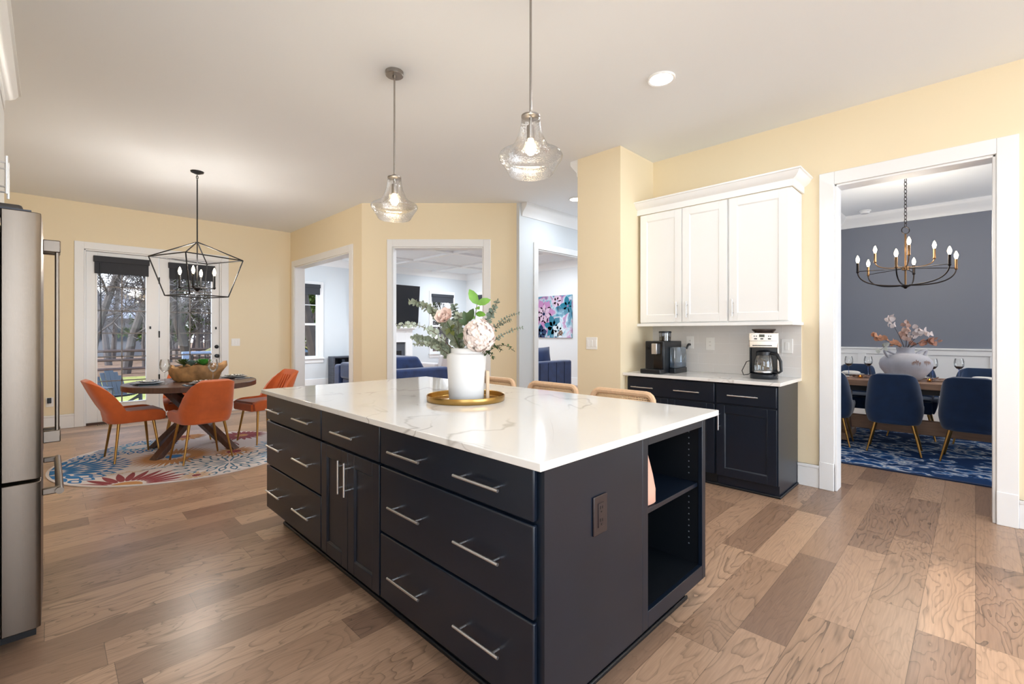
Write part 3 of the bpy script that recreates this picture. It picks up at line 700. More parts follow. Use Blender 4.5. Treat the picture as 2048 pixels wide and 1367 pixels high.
def trailing():
    tips = [((1006, 700, -.08), (985, 672, -.06)), ((1028, 700, -.05), (1000, 668, -.05)), ((990, 716, -.09), (984, 684, -.08))]
    r = E('trailing_stem', tuple(VC + UP * 1.08), 'dark green small-leaved spray trailing down right of the hydrangea', 'flower stem')
    ms = MB(); ml = MB()
    for tp, md in tips:
        pts = stem_curve(VC + UP * 1.1 + rgt * .05, vp(*md), vp(*tp), 14); ms.tube(pts, .0014, 5)
        for i in range(5, 14):
            for _ in range(4):
                d = Vector((random.uniform(-1, 1), random.uniform(-1, 1), random.uniform(-.6, 1))); ml.leaf(pts[i], d, UP, .017, .0055)
    ms.ob('stem', TWIG, r); ml.ob('leaves', DKLEAF, r, smooth=60)
trailing()
# hydrangea
def hydrangea(c, rad, label, n=150):
    r = E('hydrangea', tuple(c), label, 'flower')
    m = MB(); m.tube(stem_curve(VC + UP * 1.08, VC + UP * 1.16, c, 8), .004, 6); m.ob('stem', DKLEAF, r)
    m = MB()
    for i in range(n):
        z = 1 - 2 * (i + .5) / n; a = i * 2.39996; q = (1 - z * z) ** .5
        d = Vector((q * cos(a), q * sin(a), z)); p = c + d * rad * random.uniform(.84, 1.1) * (1.12 if d.z < -.2 else 1)
        t = d.orthogonal().normalized(); b_ = d.cross(t); ro = random.uniform(0, pi)
        dn = (d + Vector((random.uniform(-.4, .4), random.uniform(-.4, .4), random.uniform(-.4, .4)))).normalized()
        for k in range(4):
            dr = t * cos(ro + k * pi / 2) + b_ * sin(ro + k * pi / 2)
            m.leaf(p, dr + dn * .35, dn, .0215, .0115, mi=0, cup=.2)
    m.ob('petals', PINK, r, smooth=60)
    m = MB(); m.ball(c, rad * .82, 16, 10); m.ob('core', M('petal_core', (232, 206, 196), .9), r)
hydrangea(vp(963, 668, -.11), .076, 'large pale pink hydrangea at the front of the bouquet')
def rose(c, rad, label):
    r = E('rose', tuple(c), label, 'flower')
    m = MB(); m.tube(stem_curve(VC + UP * 1.08, VC + UP * 1.16, c, 8), .003, 6); m.ob('stem', DKLEAF, r)
    m = MB(); ax = (rgt * -.3 + UP * .6 - fwd * .8).normalized(); t = ax.orthogonal().normalized(); b_ = ax.cross(t)
    for ring, (nn, rr, tilt, L) in enumerate(((3, .1, .1, .55), (5, .25, .3, .75), (6, .42, .7, .95), (7, .5, 1.15, 1.1))):
        for k in range(nn):
            a = 2 * pi * k / nn + ring * .6; o = t * cos(a) + b_ * sin(a)
            m.leaf(c - ax * rad * .35 + o * rad * rr * .4, ax * cos(tilt) + o * sin(tilt), -o, rad * L * 1.05, rad * .72, cup=-.35)
    m.ob('petals', M('rose_petal', (246, 224, 214), .7), r, smooth=60)
rose(vp(893, 634, -.08), .05, 'blush rose left of the hydrangea in the white vase')

# bar stools with cane backs
def cane():
    m, n, l, b = new_mat('woven_cane')
    b.inputs['Base Color'].default_value = lin((216, 180, 138)) + (1,); b.inputs['Roughness'].default_value = .6
    tc = n.new('ShaderNodeTexCoord'); mp = n.new('ShaderNodeMapping'); mp.inputs['Scale'].default_value = (90, 90, 90); l.new(tc.outputs['Object'], mp.inputs[0])
    fr = n.new('ShaderNodeVectorMath'); fr.operation = 'FRACTION'; l.new(mp.outputs[0], fr.inputs[0])
    sb = n.new('ShaderNodeVectorMath'); sb.operation = 'SUBTRACT'; l.new(fr.outputs[0], sb.inputs[0]); sb.inputs[1].default_value = (.5, .5, .5)
    sp = n.new('ShaderNodeSeparateXYZ'); l.new(sb.outputs[0], sp.inputs[0]); cb = n.new('ShaderNodeCombineXYZ'); l.new(sp.outputs['Y'], cb.inputs[0]); l.new(sp.outputs['Z'], cb.inputs[1])
    ln_ = n.new('ShaderNodeVectorMath'); ln_.operation = 'LENGTH'; l.new(cb.outputs[0], ln_.inputs[0])
    lt = n.new('ShaderNodeMath'); lt.operation = 'GREATER_THAN'; l.new(ln_.outputs['Value'], lt.inputs[0]); lt.inputs[1].default_value = .3
    l.new(lt.outputs[0], b.inputs['Alpha'])
    return m
CANE = cane()
def make_stool():
    r = E('bar_stool', (0, 0, 0), 'pale oak bar stool with a cane back, furthest of the three along the island', 'stool', 'cane bar stools at the island')
    # local: faces -x (the island); back at +x
    m = MB(); m.box(-.22, .2, -.225, .225, .60, .635); m.ob('seat', OAK, r, bevel=.015)
    m = MB(); m.box(-.19, .17, -.19, .19, .632, .645); m.ob('seat_pad', LINEN, r, bevel=.008)
    def ring(z0, z1, w, x0, x1, rr=.022):
        pts = []; c = .05
        for cy, cz, a0 in ((w - c, z1 - c, 0), (-w + c, z1 - c, 90), (-w + c, z0 + c, 180), (w - c, z0 + c, 270)):
            for k in range(5):
                a = R(a0 + k * 22.5); y = cy + c * cos(a); z = cz + c * sin(a)
                pts.append((x0 + (x1 - x0) * (z - z0) / (z1 - z0), y, z))
        return pts
    pts = ring(.70, .918, .222, .195, .235)
    m = MB(); m.tube(pts, .02, 8, closed=True); f = m.ob('back_frame', OAK, r)
    m = MB(); m.add([(.199, -.21, .715), (.199, .21, .715), (.232, .21, .905), (.232, -.21, .905)], [(0, 1, 2, 3)]); m.ob('cane_panel', CANE, f, solid=.004)
    for sx, sy in ((-1, -1), (-1, 1), (1, -1), (1, 1)):
        m = MB(); x = -.19 if sx < 0 else .185; m.tube([(x + sx * .02, sy * .215, 0), (x, sy * .2, .61)] + ([(x + .012, sy * .2, .72)] if sx > 0 else []), [.014, .018] + ([.016] if sx > 0 else []), 8); m.ob('leg', OAK, r)
    m = MB(); m.tube([(-.2, -.205, .22), (-.2, .205, .22)], .011, 8); m.ob('footrest', OAK, r)
    return r
st = make_stool(); move(st, (2.388, 2.82, 0))
dup(st, (2.388, 2.2, 0), 0, 'pale oak bar stool with a cane back, middle one of the three')
dup(st, (2.388, 1.616, 0), 0, 'pale oak bar stool with a cane back, nearest the side cabinets')

# pendants
def pendant(x, y, label):
    r = E('pendant_light', (x, y, 2.09), label, 'pendant lamp', 'glass pendants over the island')
    m = MB(); m.lathe([(.0, -.028), (.058, -.028), (.062, -.024), (.062, 0), (0, 0)], (x, y, H), 32); m.lathe([(.012, -.05), (.012, -.028)], (x, y, H), 16); m.ob('canopy', NICK, r)
    m = MB(); m.tube([(x, y, 2.395), (x, y, H - .03)], .006, 12); m.ob('rod', NICK, r)
    m = MB(); m.lathe([(.044, 2.376), (.047, 2.378), (.047, 2.386), (.03, 2.389), (.014, 2.402), (0, 2.402)], (x, y, 0), 32); m.ob('cap', NICK, r)
    prof = [(.108, 2.094), (.112, 2.098), (.122, 2.118), (.14, 2.145), (.156, 2.168), (.16, 2.182), (.154, 2.194), (.128, 2.208), (.104, 2.218), (.087, 2.238), (.07, 2.268), (.057, 2.3), (.05, 2.335), (.046, 2.376)]
    m = MB(); n = 48; vs = []; fs = []
    for rr, z in prof: vs += [(x + rr * cos(2 * pi * k / n), y + rr * sin(2 * pi * k / n), z) for k in range(n)]
    for i in range(len(prof) - 1): fs += [(i * n + k, i * n + (k + 1) % n, (i + 1) * n + (k + 1) % n, (i + 1) * n + k) for k in range(n)]
    m.add(vs, fs); m.ob('glass_shade', SEEDED, r, smooth=60)
    m = MB(); m.lathe([(.018, 2.268), (.02, 2.27), (.02, 2.335), (.008, 2.34), (.008, 2.376)], (x, y, 0), 20); m.ob('socket', NICK, r)
    m = MB(); m.lathe([(0, 2.19), (.014, 2.193), (.024, 2.206), (.027, 2.22), (.024, 2.236), (.015, 2.256), (.013, 2.268)], (x, y, 0), 20); m.ob('bulb', BULB, r)
    lamp('pendant_lamp', 'POINT', (x, y, 2.15), 9, (1, .86, .66), .03)
pendant(1.707, 2.867, 'clear seeded glass pendant over the far end of the island')
pendant(1.707, 1.575, 'clear seeded glass pendant over the near end of the island')

# ================================================================== SIDE CABINETS
XC = 4.0
def base_cab(y0, y1, label, drawer_pulls, doors, end):
    r = E('base_cabinet', (4.28, (y0 + y1) / 2, 0), label, 'cabinet')
    m = MB(); m.box(XC + .021, 4.574, y0, y1, .1, ZT); m.ob('carcass', NAVY, r)
    m = MB(); m.box(XC + .05, 4.574, y0 + (.0 if not end else .0005), y1, 0, .1); m.ob('toe_kick', NAVYIN if not end else NAVY, r)
    m = MB(); m.box(XC, XC + .02, y0 + .008, y1 - .004, .712, .874); d = m.ob('drawer', NAVY, r, bevel=.005)
    for a, b_ in drawer_pulls: pull(d, (XC, a, .785), (XC, b_, .785), (-1, 0, 0))
    for a, b_, hy in doors:
        d = shaker('x', XC, a, b_, .105, .698, rail=.066).ob('door', NAVY, r, bevel=.002); pull(d, (XC, hy, .488), (XC, hy, .648), (-1, 0, 0))
    return r
base_cab(1.562, 2.41, 'navy two-door base cabinet below the espresso machine', ((1.687, 1.919), (2.119, 2.349)), ((1.57, 1.985, 1.95), (1.989, 2.404, 2.02)), False)
base_cab(1.085, 1.558, 'navy one-door base cabinet below the drip coffee maker', ((1.219, 1.453),), ((1.093, 1.552, 1.525),), True)
m = MB(); m.box(XC + .037, XC + .0492, 1.073, 2.41, 0, .02); m.box(XC + .0492, XR - .02, 1.073, 1.0842, 0, .02)
tag(m.ob('shoe_molding', NAVYIN, bevel=.006), 'black shoe molding along the foot of the side cabinets', 'molding')
m = MB(); m.box(XC + .021, 4.57, 2.411, 2.439, 0, ZT); tag(m.ob('filler_panel', M('yellow_filler', (214, 205, 180), .6)), 'narrow pale filler strip between side cabinets and column', 'panel')
m = MB(); m.box(3.965, XR - .001, 1.055, 2.439, ZT, .915)
tag(m.ob('side_worktop', QUARTZ, bevel=.003, seg=3), 'white quartz worktop carrying the coffee machines', 'worktop')
# tile backsplash
def tile_mat():
    m, n, l, b = new_mat('white_subway_tile')
    tc = n.new('ShaderNodeTexCoord'); sp = n.new('ShaderNodeSeparateXYZ'); l.new(tc.outputs['Object'], sp.inputs[0]); cb = n.new('ShaderNodeCombineXYZ'); l.new(sp.outputs['Y'], cb.inputs[0]); l.new(sp.outputs['Z'], cb.inputs[1])
    bk = n.new('ShaderNodeTexBrick'); l.new(cb.outputs[0], bk.inputs[0]); bk.inputs['Scale'].default_value = 1; bk.inputs['Brick Width'].default_value = .3; bk.inputs['Row Height'].default_value = .1; bk.inputs['Mortar Size'].default_value = .0018; bk.inputs['Mortar Smooth'].default_value = .3
    bk.inputs['Color1'].default_value = lin((232, 229, 226)) + (1,); bk.inputs['Color2'].default_value = lin((228, 225, 222)) + (1,); bk.inputs['Mortar'].default_value = lin((240, 238, 236)) + (1,)
    l.new(bk.outputs['Color'], b.inputs['Base Color']); b.inputs['Roughness'].default_value = .15
    bp = n.new('ShaderNodeBump'); bp.inputs['Distance'].default_value = .002; bp.inputs['Strength'].default_value = .5; bp.invert = True; l.new(bk.outputs['Fac'], bp.inputs['Height']); l.new(bp.outputs[0], b.inputs['Normal'])
    return m
m = MB(); m.box(XR - .008, XR, 1.057, 2.439, .9155, 1.385); m.ob('wall_backsplash', tile_mat(), kind='structure')
# wall cabinets
XU = 4.246
def upper(y0, y1, label, doors):
    r = E('upper_cabinet', (4.4, (y0 + y1) / 2, 1.40), label, 'cabinet')
    m = MB(); m.box(XU + .02, XR - .001, y0, y1, 1.395, 2.49); m.ob('carcass', CABW, r, bevel=.002)
    for a, b_, hy in doors:
        d = shaker('x', XU, a, b_, 1.405, 2.482, rail=.07, dep=.008).ob('door', CABW, r, bevel=.002); pull(d, (XU, hy, 1.448), (XU, hy, 1.594), (-1, 0, 0))
    return r
upper(1.549, 2.412, 'white two-door wall cabinet above the espresso machine', ((1.972, 2.405, 2.013), (1.555, 1.966, 1.915)))
r = upper(1.055, 1.547, 'white one-door wall cabinet above the drip coffee maker', ((1.075, 1.540, 1.503),))
m = MB(); m.box(XU + .04, XU + .085, 1.051, 1.055, 1.42, 2.47); m.box(XR - .06, XR - .02, 1.051, 1.055, 1.42, 2.47); m.box(XU + .085, XR - .06, 1.051, 1.055, 1.42, 1.49); m.box(XU + .085, XR - .06, 1.051, 1.055, 2.40, 2.47); m.ob('end_panel', CABW, r, bevel=.001)
CP = [(0, 2.49), (.012, 2.49), (.012, 2.545), (.018, 2.55), (.03, 2.556), (.05, 2.575), (.064, 2.6), (.075, 2.604), (.075, 2.616), (0, 2.616)]
m = MB(); n0 = len(CP); vs = []
for (px_, py_), (ox, oy) in (((XU + .008, 2.439), (-1, 0)), ((XU + .008, 1.047), (-1, -1)), ((XR, 1.047), (0, -1))):
    vs += [(px_ + ox * a, py_ + oy * a, z) for a, z in CP]
fs = [(k * n0 + i, k * n0 + (i + 1) % n0, (k + 1) * n0 + (i + 1) % n0, (k + 1) * n0 + i) for k in range(2) for i in range(n0)] + [tuple(range(n0)), tuple(range(2 * n0, 3 * n0))]
m.add(vs, fs); tag(m.ob('cabinet_crown', CABW, smooth=30), 'white crown molding along the top of the white wall cabinets', 'molding')
m = MB(); m.box(XU - .006, XU + .02, 1.04, 2.439, 1.366, 1.394); m.box(XU + .02, XR, 1.04, 1.062, 1.366, 1.394)
tag(m.ob('light_rail', CABW, bevel=.002), 'white rail along the bottom of the white wall cabinets', 'molding')

# switches and outlets
PL = M('white_switch_plastic', (244, 243, 240), .3)
def plate_x(x, y, z, w, h, label, gangs=1, kind='switch', cat='switch', name='switch_plate'):
    r = E(name, (x, y, z), label, cat)
    m = MB(); m.box(x - .006, x, y - w / 2, y + w / 2, z - h / 2, z + h / 2); m.ob('cover_plate', PL, r, bevel=.003)
    for g in range(gangs):
        yc = y + (g - (gangs - 1) / 2) * .046
        m = MB(); m.box(x - .009, x - .005, yc - .016, yc + .016, z - .033, z + .033)
        if kind == 'switch': m.ob('rocker', PL, r, bevel=.002)
        else:
            q = m.ob('receptacle', PL, r, bevel=.001)
            for zz in (z - .02, z + .014):
                for y_ in (yc - .006, yc + .004): m = MB(); m.box(x - .0095, x - .009, y_, y_ + .002, zz, zz + .008); m.ob('slot', BLACK, q)
    return r
def plate_y(x, y, z, w, h, label, gangs=1, name='switch_plate', cat='switch'):
    r = E(name, (x, y, z), label, cat)
    m = MB(); m.box(x - w / 2, x + w / 2, y - .006, y, z - h / 2, z + h / 2); m.ob('cover_plate', PL, r, bevel=.003)
    for g in range(gangs):
        xc = x + (g - (gangs - 1) / 2) * .046
        m = MB(); m.box(xc - .016, xc + .016, y - .009, y - .005, z - .033, z + .033); m.ob('rocker' if name == 'switch_plate' else 'receptacle', PL, r, bevel=.002)
    return r
plate_x(XR - .008, 2.03, 1.205, .075, .125, 'white outlet on the tile with the espresso machine plug in it', 1, 'outlet', 'outlet', 'outlet')
plate_x(XR - .008, 1.83, 1.195, .085, .125, 'white outlet on the bare tile between the two coffee machines', 1, 'outlet', 'outlet', 'outlet')
plate_x(XR - .008, 1.165, 1.185, .09, .125, 'white switch plate on the tile right of the coffee maker', 1)
plate_x(3.93, 2.775, 1.195, .135, .125, 'white triple switch plate on the yellow column', 3)
plate_y(2.225, YB, 1.145, .13, .125, 'white triple switch plate beside the french doors', 3)
plate_y(4.93, YF, .46, .07, .12, 'white outlet low on the family room wall beside the bookcase', 1, 'outlet', 'outlet')
r = plate_y(0.01, YB, .37, .075, .125, 'white outlet with a black plug left of the french doors', 1, 'outlet', 'outlet')
m = MB(); m.box(-.012, .028, YB - .05, YB - .009, .36, .43); m.ob('plugged_adapter', BLKPL, r, bevel=.004)

# espresso machine
r = E('espresso_machine', (4.27, 2.16, .915), 'black bean-to-cup espresso machine on the side worktop by the column', 'coffee machine')
m = MB(); m.box(4.1, 4.47, 2.075, 2.27, .916, 1.222); m.ob('body', BLKPL, r, bevel=.008)
m = MB(); m.box(4.012, 4.1, 2.07, 2.275, .916, .958); m.ob('drip_tray', BLKPL, r, bevel=.006)
m = MB(); m.box(4.088, 4.1, 2.085, 2.175, .962, 1.216); m.ob('front_panel', M('gloss_black', (10, 10, 14), .12), r, bevel=.002)
m = MB(); m.box(4.05, 4.09, 2.125, 2.178, 1.10, 1.2); m.ob('coffee_spout', STEEL, r, bevel=.004)
m = MB(); m.lathe([(.016, 0), (.016, .01), (0, .01)], n=20).xf(Matrix.Translation((4.1, 2.238, 1.155)) @ Matrix.Rotation(R(-90), 4, 'Y')); m.ob('dial', BLACK, r)
m = MB(); m.lathe([(.05, 1.222), (.056, 1.225), (.056, 1.298)], (4.3, 2.165, 0), 32); h_ = m.ob('bean_hopper', thin_glass('smoked_glass', (.45, .47, .52), .8, .12), r)
m = MB(); m.lathe([(.058, 1.298), (.06, 1.3), (.06, 1.314), (.055, 1.318), (0, 1.318)], (4.3, 2.165, 0), 32); m.ob('hopper_lid', BLKPL, h_)
m = MB(); m.lathe([(0, 1.2235), (.052, 1.2235), (.052, 1.265), (0, 1.272)], (4.3, 2.165, 0), 24); m.ob('coffee_beans', M('coffee_beans', (58, 36, 26), .5, bump=(60, .8)), h_)
m = MB(); m.box(4.2, 4.46, 2.015, 2.073, .916, .965); m.ob('tank_base', BLKPL, r, bevel=.006)
m = MB(); m.box(4.205, 4.455, 2.018, 2.07, .966, 1.165); m.ob('water_tank', thin_glass('blue_tinted_plastic', (.72, .80, .88), .8, .12), r, bevel=.008)
m = MB(); m.box(4.21, 4.45, 2.022, 2.066, .967, 1.01); m.ob('water', thin_glass('tank_water', (.75, .84, .93), .6, .08), r)
r = E('power_cord', (4.55, 2.03, 1.17), 'black plug and pale power cord of the espresso machine', 'cord')
m = MB(); m.tube([(4.56, 2.03, 1.185), (4.53, 2.03, 1.185), (4.515, 2.035, 1.17), (4.505, 2.04, 1.14)], [.012, .012, .01, .007], 10); m.ob('plug', BLKPL, r)
m = MB(); m.tube([(4.505, 2.04, 1.14), (4.49, 2.05, 1.08), (4.482, 2.065, 1.04), (4.478, 2.085, .99)], .0045, 8); m.ob('cable', M('pale_cable', (214, 206, 196), .5), r)

# drip coffee maker
CM = E('coffee_maker', (4.31, 1.275, .915), 'steel and black drip coffee maker under the right wall cabinet', 'coffee maker')
A = Matrix.Translation((4.31, 1.275, .916)) @ Matrix.Rotation(R(14), 4, 'Z')     # local: front = -x
def cm(m, name, mat, par=None, **k): return m.xf(A).ob(name, mat, par or CM, **k)
BLK2 = M('gloss_navy_black', (12, 20, 30), .2)
STL2 = M('polished_steel', (214, 206, 196), .22, 1)
m = MB(); m.lathe([(.0, 0), (.102, 0), (.106, .006), (.106, .034), (.1, .04), (0, .04)], (-.03, 0, 0), 32); m.box(-.03, .12, -.106, .106, 0, .04); cm(m, 'base', BLK2, bevel=.003)
m = MB(); m.box(.05, .12, -.1, .1, .04, .385); cm(m, 'reservoir', BLK2, bevel=.004)
m = MB(); m.box(-.01, .125, -.109, -.1, .03, .385); cm(m, 'side_panel', STL2, bevel=.002)
m = MB(); m.box(-.01, .125, .1, .109, .03, .385); cm(m, 'side_panel', BLK2, bevel=.002)
m = MB(); m.box(-.115, .05, -.106, .106, .262, .385); hd = cm(m, 'head', STL2, bevel=.006)
m = MB(); m.box(-.1185, -.115, -.072, .085, .322, .376); cp = cm(m, 'control_panel', M('satin_steel', (226, 222, 216), .35, .6), hd, bevel=.001)
m = MB(); m.box(-.1195, -.1185, -.01, .03, .35, .372); cm(m, 'clock_display', M('lcd_display', (70, 74, 62), .3), hd)
for y_ in (-.055, -.04, .05, .066): m = MB(); m.box(-.1195, -.1185, y_ - .004, y_ + .004, .354, .362); cm(m, 'button', BLACK, hd)
for y_ in (-.045, .01, .056): m = MB(); m.box(-.1205, -.1185, y_ - .011, y_ + .011, .331, .34); cm(m, 'button', BLACK, hd)
m = MB(); m.box(-.1175, -.1145, -.108, .108, .316, .3185); cm(m, 'seam', BLACK, hd)
m = MB(); m.box(-.12, -.115, -.065, .08, .276, .283); cm(m, 'filter_handle', BLACK, hd, bevel=.002)
m = MB(); m.lathe([(.07, .385), (.072, .39), (.085, .402), (.092, .41), (.09, .418), (.0, .42)], (-.02, 0, 0), 32); cm(m, 'grinder_lid', M('smoked_plastic', (70, 60, 56), .2, .3), bevel=.001)
m = MB(); m.tube([(.13, .105, .03), (.15, .13, .015), (.13, .165, .01), (.09, .175, .05), (.1, .14, .13), (.118, .11, .14)], .0035, 8); cm(m, 'cord', BLACK)
KF = E('coffee_carafe', tuple(A @ Vector((-.045, 0, .04))), 'glass carafe with a black handle standing in the coffee maker', 'carafe')
m = MB(); pr = [(.05, .0), (.066, .004), (.07, .02), (.07, .08), (.066, .12), (.056, .15), (.05, .165)]
n = 36; vs = []; fs = []
for rr, z in pr: vs += [(-.045 + rr * cos(2 * pi * k / n), rr * sin(2 * pi * k / n), .041 + z) for k in range(n)]
for i in range(len(pr) - 1): fs += [(i * n + k, i * n + (k + 1) % n, (i + 1) * n + (k + 1) % n, (i + 1) * n + k) for k in range(n)]
fs.append(tuple(range(n))); m.add(vs, fs); cm(m, 'jug', CLEAR, KF, smooth=60)
m = MB(); m.lathe([(.071, .012), (.073, .014), (.073, .024), (.071, .026)], (-.045, 0, .041), 36); cm(m, 'steel_band', STEEL, KF)
m = MB(); m.lathe([(.052, .155), (.056, .158), (.056, .185), (.03, .195), (0, .195)], (-.045, 0, .041), 36); cm(m, 'lid', BLKPL, KF)
m = MB(); m.tube([(-.06, -.05, .215), (-.075, -.1, .205), (-.09, -.125, .15), (-.092, -.13, .07), (-.08, -.11, .055), (-.068, -.07, .06)], [.012, .014, .012, .011, .01, .009], 10); cm(m, 'handle', BLKPL, KF)

# ================================================================== FRIDGE AND CABINET OVER IT
FR = E('refrigerator', (-.45, 3.2, 0), 'stainless steel french door refrigerator at the edge of the picture', 'refrigerator')
m = MB(); m.box(-.86, -.15, 2.76, 3.67, .02, 1.775); m.ob('cabinet_body', M('dark_grey_steel', (62, 60, 60), .4, .3), FR)
def fdoor(y0, y1, z0, z1, nm):
    m = MB(); poly = [(-.135, y0), (-.04, y0), (-.022, y0 + .012), (-.018, (y0 + y1) / 2), (-.022, y1 - .012), (-.04, y1), (-.135, y1)]
    m.prism(poly, z0, z1); return m.ob(nm, STAIN, FR, bevel=.003)
da = fdoor(2.755, 3.212, .695, 1.80, 'door'); db = fdoor(3.218, 3.675, .695, 1.80, 'door'); dc = fdoor(2.755, 3.675, .075, .682, 'freezer_drawer')
m = MB(); m.box(-.137, -.036, 2.757, 3.673, .05, .075); m.box(-.6, -.15, 2.76, 3.67, 0, .02); m.ob('toe_grille', BLACK, FR)
m = MB(); m.box(-.137, -.05, 2.756, 3.674, 1.80, 1.806); m.ob('door_top_cap', M('grey_blue_plastic', (58, 62, 74), .5), FR)
m = MB(); m.box(-.2, -.075, 2.79, 2.85, 1.775, 1.83); m.ob('hinge_cover', M('hinge_plastic', (66, 60, 56), .6), FR, bevel=.012)
for d_, y_ in ((da, 3.165), (db, 3.265)):
    m = MB(); m.box(.022, .038, y_ - .012, y_ + .012, .79, 1.73); hh = m.ob('handle', STAIN, d_, bevel=.005)
    m = MB(); m.box(-.02, .042, y_ - .016, y_ + .016, .772, .83); m.ob('bracket', STAIN, d_, bevel=.004); m = MB(); m.box(-.02, .042, y_ - .016, y_ + .016, 1.69, 1.748); m.ob('bracket', STAIN, d_, bevel=.004)
m = MB(); m.tube([(.035, 2.83, .612), (.035, 3.6, .612)], .014, 14); m.ob('handle', STAIN, dc)
for y_ in (2.86, 3.57): m = MB(); m.box(-.02, .036, y_ - .014, y_ + .014, .598, .626); m.ob('bracket', STAIN, dc, bevel=.004)
OC = E('upper_cabinet', (-.5, 3.16, 1.88), 'white cabinet over the refrigerator with two bar handles', 'cabinet')
m = MB(); m.box(-.88, -.19, 2.62, 3.70, 1.87, 2.5); m.ob('carcass', CABW, OC, bevel=.002)
for a, b_, hy in ((2.63, 3.155, 3.1), (3.165, 3.69, 3.22)):
    d = MB(); d.box(-.19, -.168, a, b_, 1.89, 2.48); d = d.ob('door', CABW, OC, bevel=.003); pull(d, (-.168, hy, 1.93), (-.168, hy, 2.10), (1, 0, 0))
m = MB(); n0 = len(CP); vs = []
CP2 = [(a * .95, z + .012) for a, z in CP]
for (px_, py_), (ox, oy) in (((-.178, 1.6), (1, 0)), ((-.178, 3.70), (1, 1)), ((-.88, 3.70), (0, 1))): vs += [(px_ + ox * a, py_ + oy * a, z) for a, z in CP2]
fs = [(k * n0 + i, k * n0 + (i + 1) % n0, (k + 1) * n0 + (i + 1) % n0, (k + 1) * n0 + i) for k in range(2) for i in range(n0)] + [tuple(range(n0)), tuple(range(2 * n0, 3 * n0))]
m.add(vs, fs); tag(m.ob('cabinet_crown', CABW, smooth=30), 'white crown molding over the refrigerator cabinets at the picture corner', 'molding')
r = E('tall_cabinet', (-.5, 2.1, 0), 'tall white cabinet on the near side of the refrigerator, its crown only in view', 'cabinet')
m = MB(); m.box(-.88, -.19, 1.62, 2.61, .1, 2.5); m.ob('carcass', CABW, r); m = MB(); m.box(-.88, -.25, 1.62, 2.61, 0, .1); m.ob('toe_kick', CABW, r)

# ================================================================== BREAKFAST CORNER
# ---- round rug with its big flowers woven in (one mesh, several yarn colours)
RC = (1.08, 5.99); RR = 1.10
YARN = [M('rug_cream', (222, 214, 212), .95, bump=(220, .4)), M('rug_blue', (40, 116, 178), .95), M('rug_slate', (74, 116, 142), .95), M('rug_ochre', (190, 136, 84), .95),
        M('rug_maroon', (138, 60, 66), .95), M('rug_sky', (104, 160, 198), .95), M('rug_tan', (206, 176, 146), .95), M('rug_border', (176, 168, 166), .95)]
m = MB(); m.lathe([(RR, 0), (RR, .008), (0, .008), (0, 0)][::-1], (RC[0], RC[1], .001), 96)
zl = [0.0092]
def clip_poly(poly):
    """keep the part of a petal that lies on the rug"""
    rr = RR - .02; out = []; n = len(poly)
    for i in range(n):
        a, b_ = Vector(poly[i]), Vector(poly[(i + 1) % n]); c = Vector(RC)
        ia, ib = (a - c).length <= rr, (b_ - c).length <= rr
        if ia: out.append(tuple(a))
        if ia != ib:
            lo, hi = 0., 1.
            for _ in range(18):
                md = (lo + hi) / 2
                if ((a.lerp(b_, md) - c).length <= rr) == ia: lo = md
                else: hi = md
            out.append(tuple(a.lerp(b_, lo)))
    return out
def petal(c, ang, r0, r1, w, mi, hole=None, holemi=0):
    def shape(r0_, r1_, w_):
        pts = []
        for i in range(9):
            t = i / 8; pts.append((r0_ + (r1_ - r0_) * t, w_ * sin(pi * t ** .8) ** .8 if 0 < t < 1 else 0))
        full = pts + [(x, -y) for x, y in pts[-2:0:-1]]
        return [(c[0] + x * cos(ang) - y * sin(ang), c[1] + x * sin(ang) + y * cos(ang)) for x, y in full]
    p = clip_poly(shape(r0, r1, w))
    if len(p) > 2: m.add([(x, y, zl[0]) for x, y in p], [tuple(range(len(p)))], mi); zl[0] += 1e-6
    if hole:
        d = (r1 - r0); p = clip_poly(shape(r0 + d * (.5 - hole / 2), r0 + d * (.5 + hole / 2), w * hole))
        if len(p) > 2: m.add([(x, y, zl[0] + .0005) for x, y in p], [tuple(range(len(p)))], holemi); zl[0] += 1e-6
def disc(c, r_, mi):
    p = clip_poly([(c[0] + r_ * cos(2 * pi * k / 24), c[1] + r_ * sin(2 * pi * k / 24)) for k in range(24)])
    if len(p) > 2: m.add([(x, y, zl[0] + .0008) for x, y in p], [tuple(range(len(p)))], mi); zl[0] += 1e-4
def flower(c, rings, core=None):
    for n_, r0, r1, w, mi, ph, hole, a0, a1 in rings:
        for k in range(n_):
            a = a0 + (a1 - a0) * (k + .5 + ph) / n_
            petal(c, a, r0, r1, w if hole else w * .82, mi, hole)
    for r_, mi in (core or []): disc(c, r_, mi)
F2 = 2 * pi
flower((.93, 5.93), [(44, .10, .40, .022, 3, 0, None, 0, F2), (22, .09, .15, .012, 0, 0, None, 0, F2)], [(.1, 6), (.075, 1)])
flower((-.02, 6.02), [(9, .12, .30, .04, 1, 0, None, -1.5, 1.5), (13, .27, .46, .045, 1, .4, None, -1.5, 1.5), (15, .44, .62, .042, 1, 0, .55, -1.3, 1.2)], [(.1, 1)])
flower((.45, 5.08), [(26, .13, .47, .036, 4, 0, None, 0, F2), (26, .30, .36, .01, 0, .5, None, 0, F2)], [(.15, 0), (.125, 3)])
flower((1.28, 5.28), [(14, .03, .2, .012, 2, 0, None, 0, F2), (16, .17, .33, .033, 2, .3, .58, 0, F2), (22, .33, .47, .034, 2, 0, .58, 0, F2)])
flower((1.43, 5.72), [(20, .06, .23, .02, 3, 0, None, 0, F2)], [(.07, 4)])
flower((.72, 6.72), [(18, .1, .25, .032, 5, 0, .5, 0, F2), (24, .24, .38, .034, 1, .3, .55, 0, F2)])
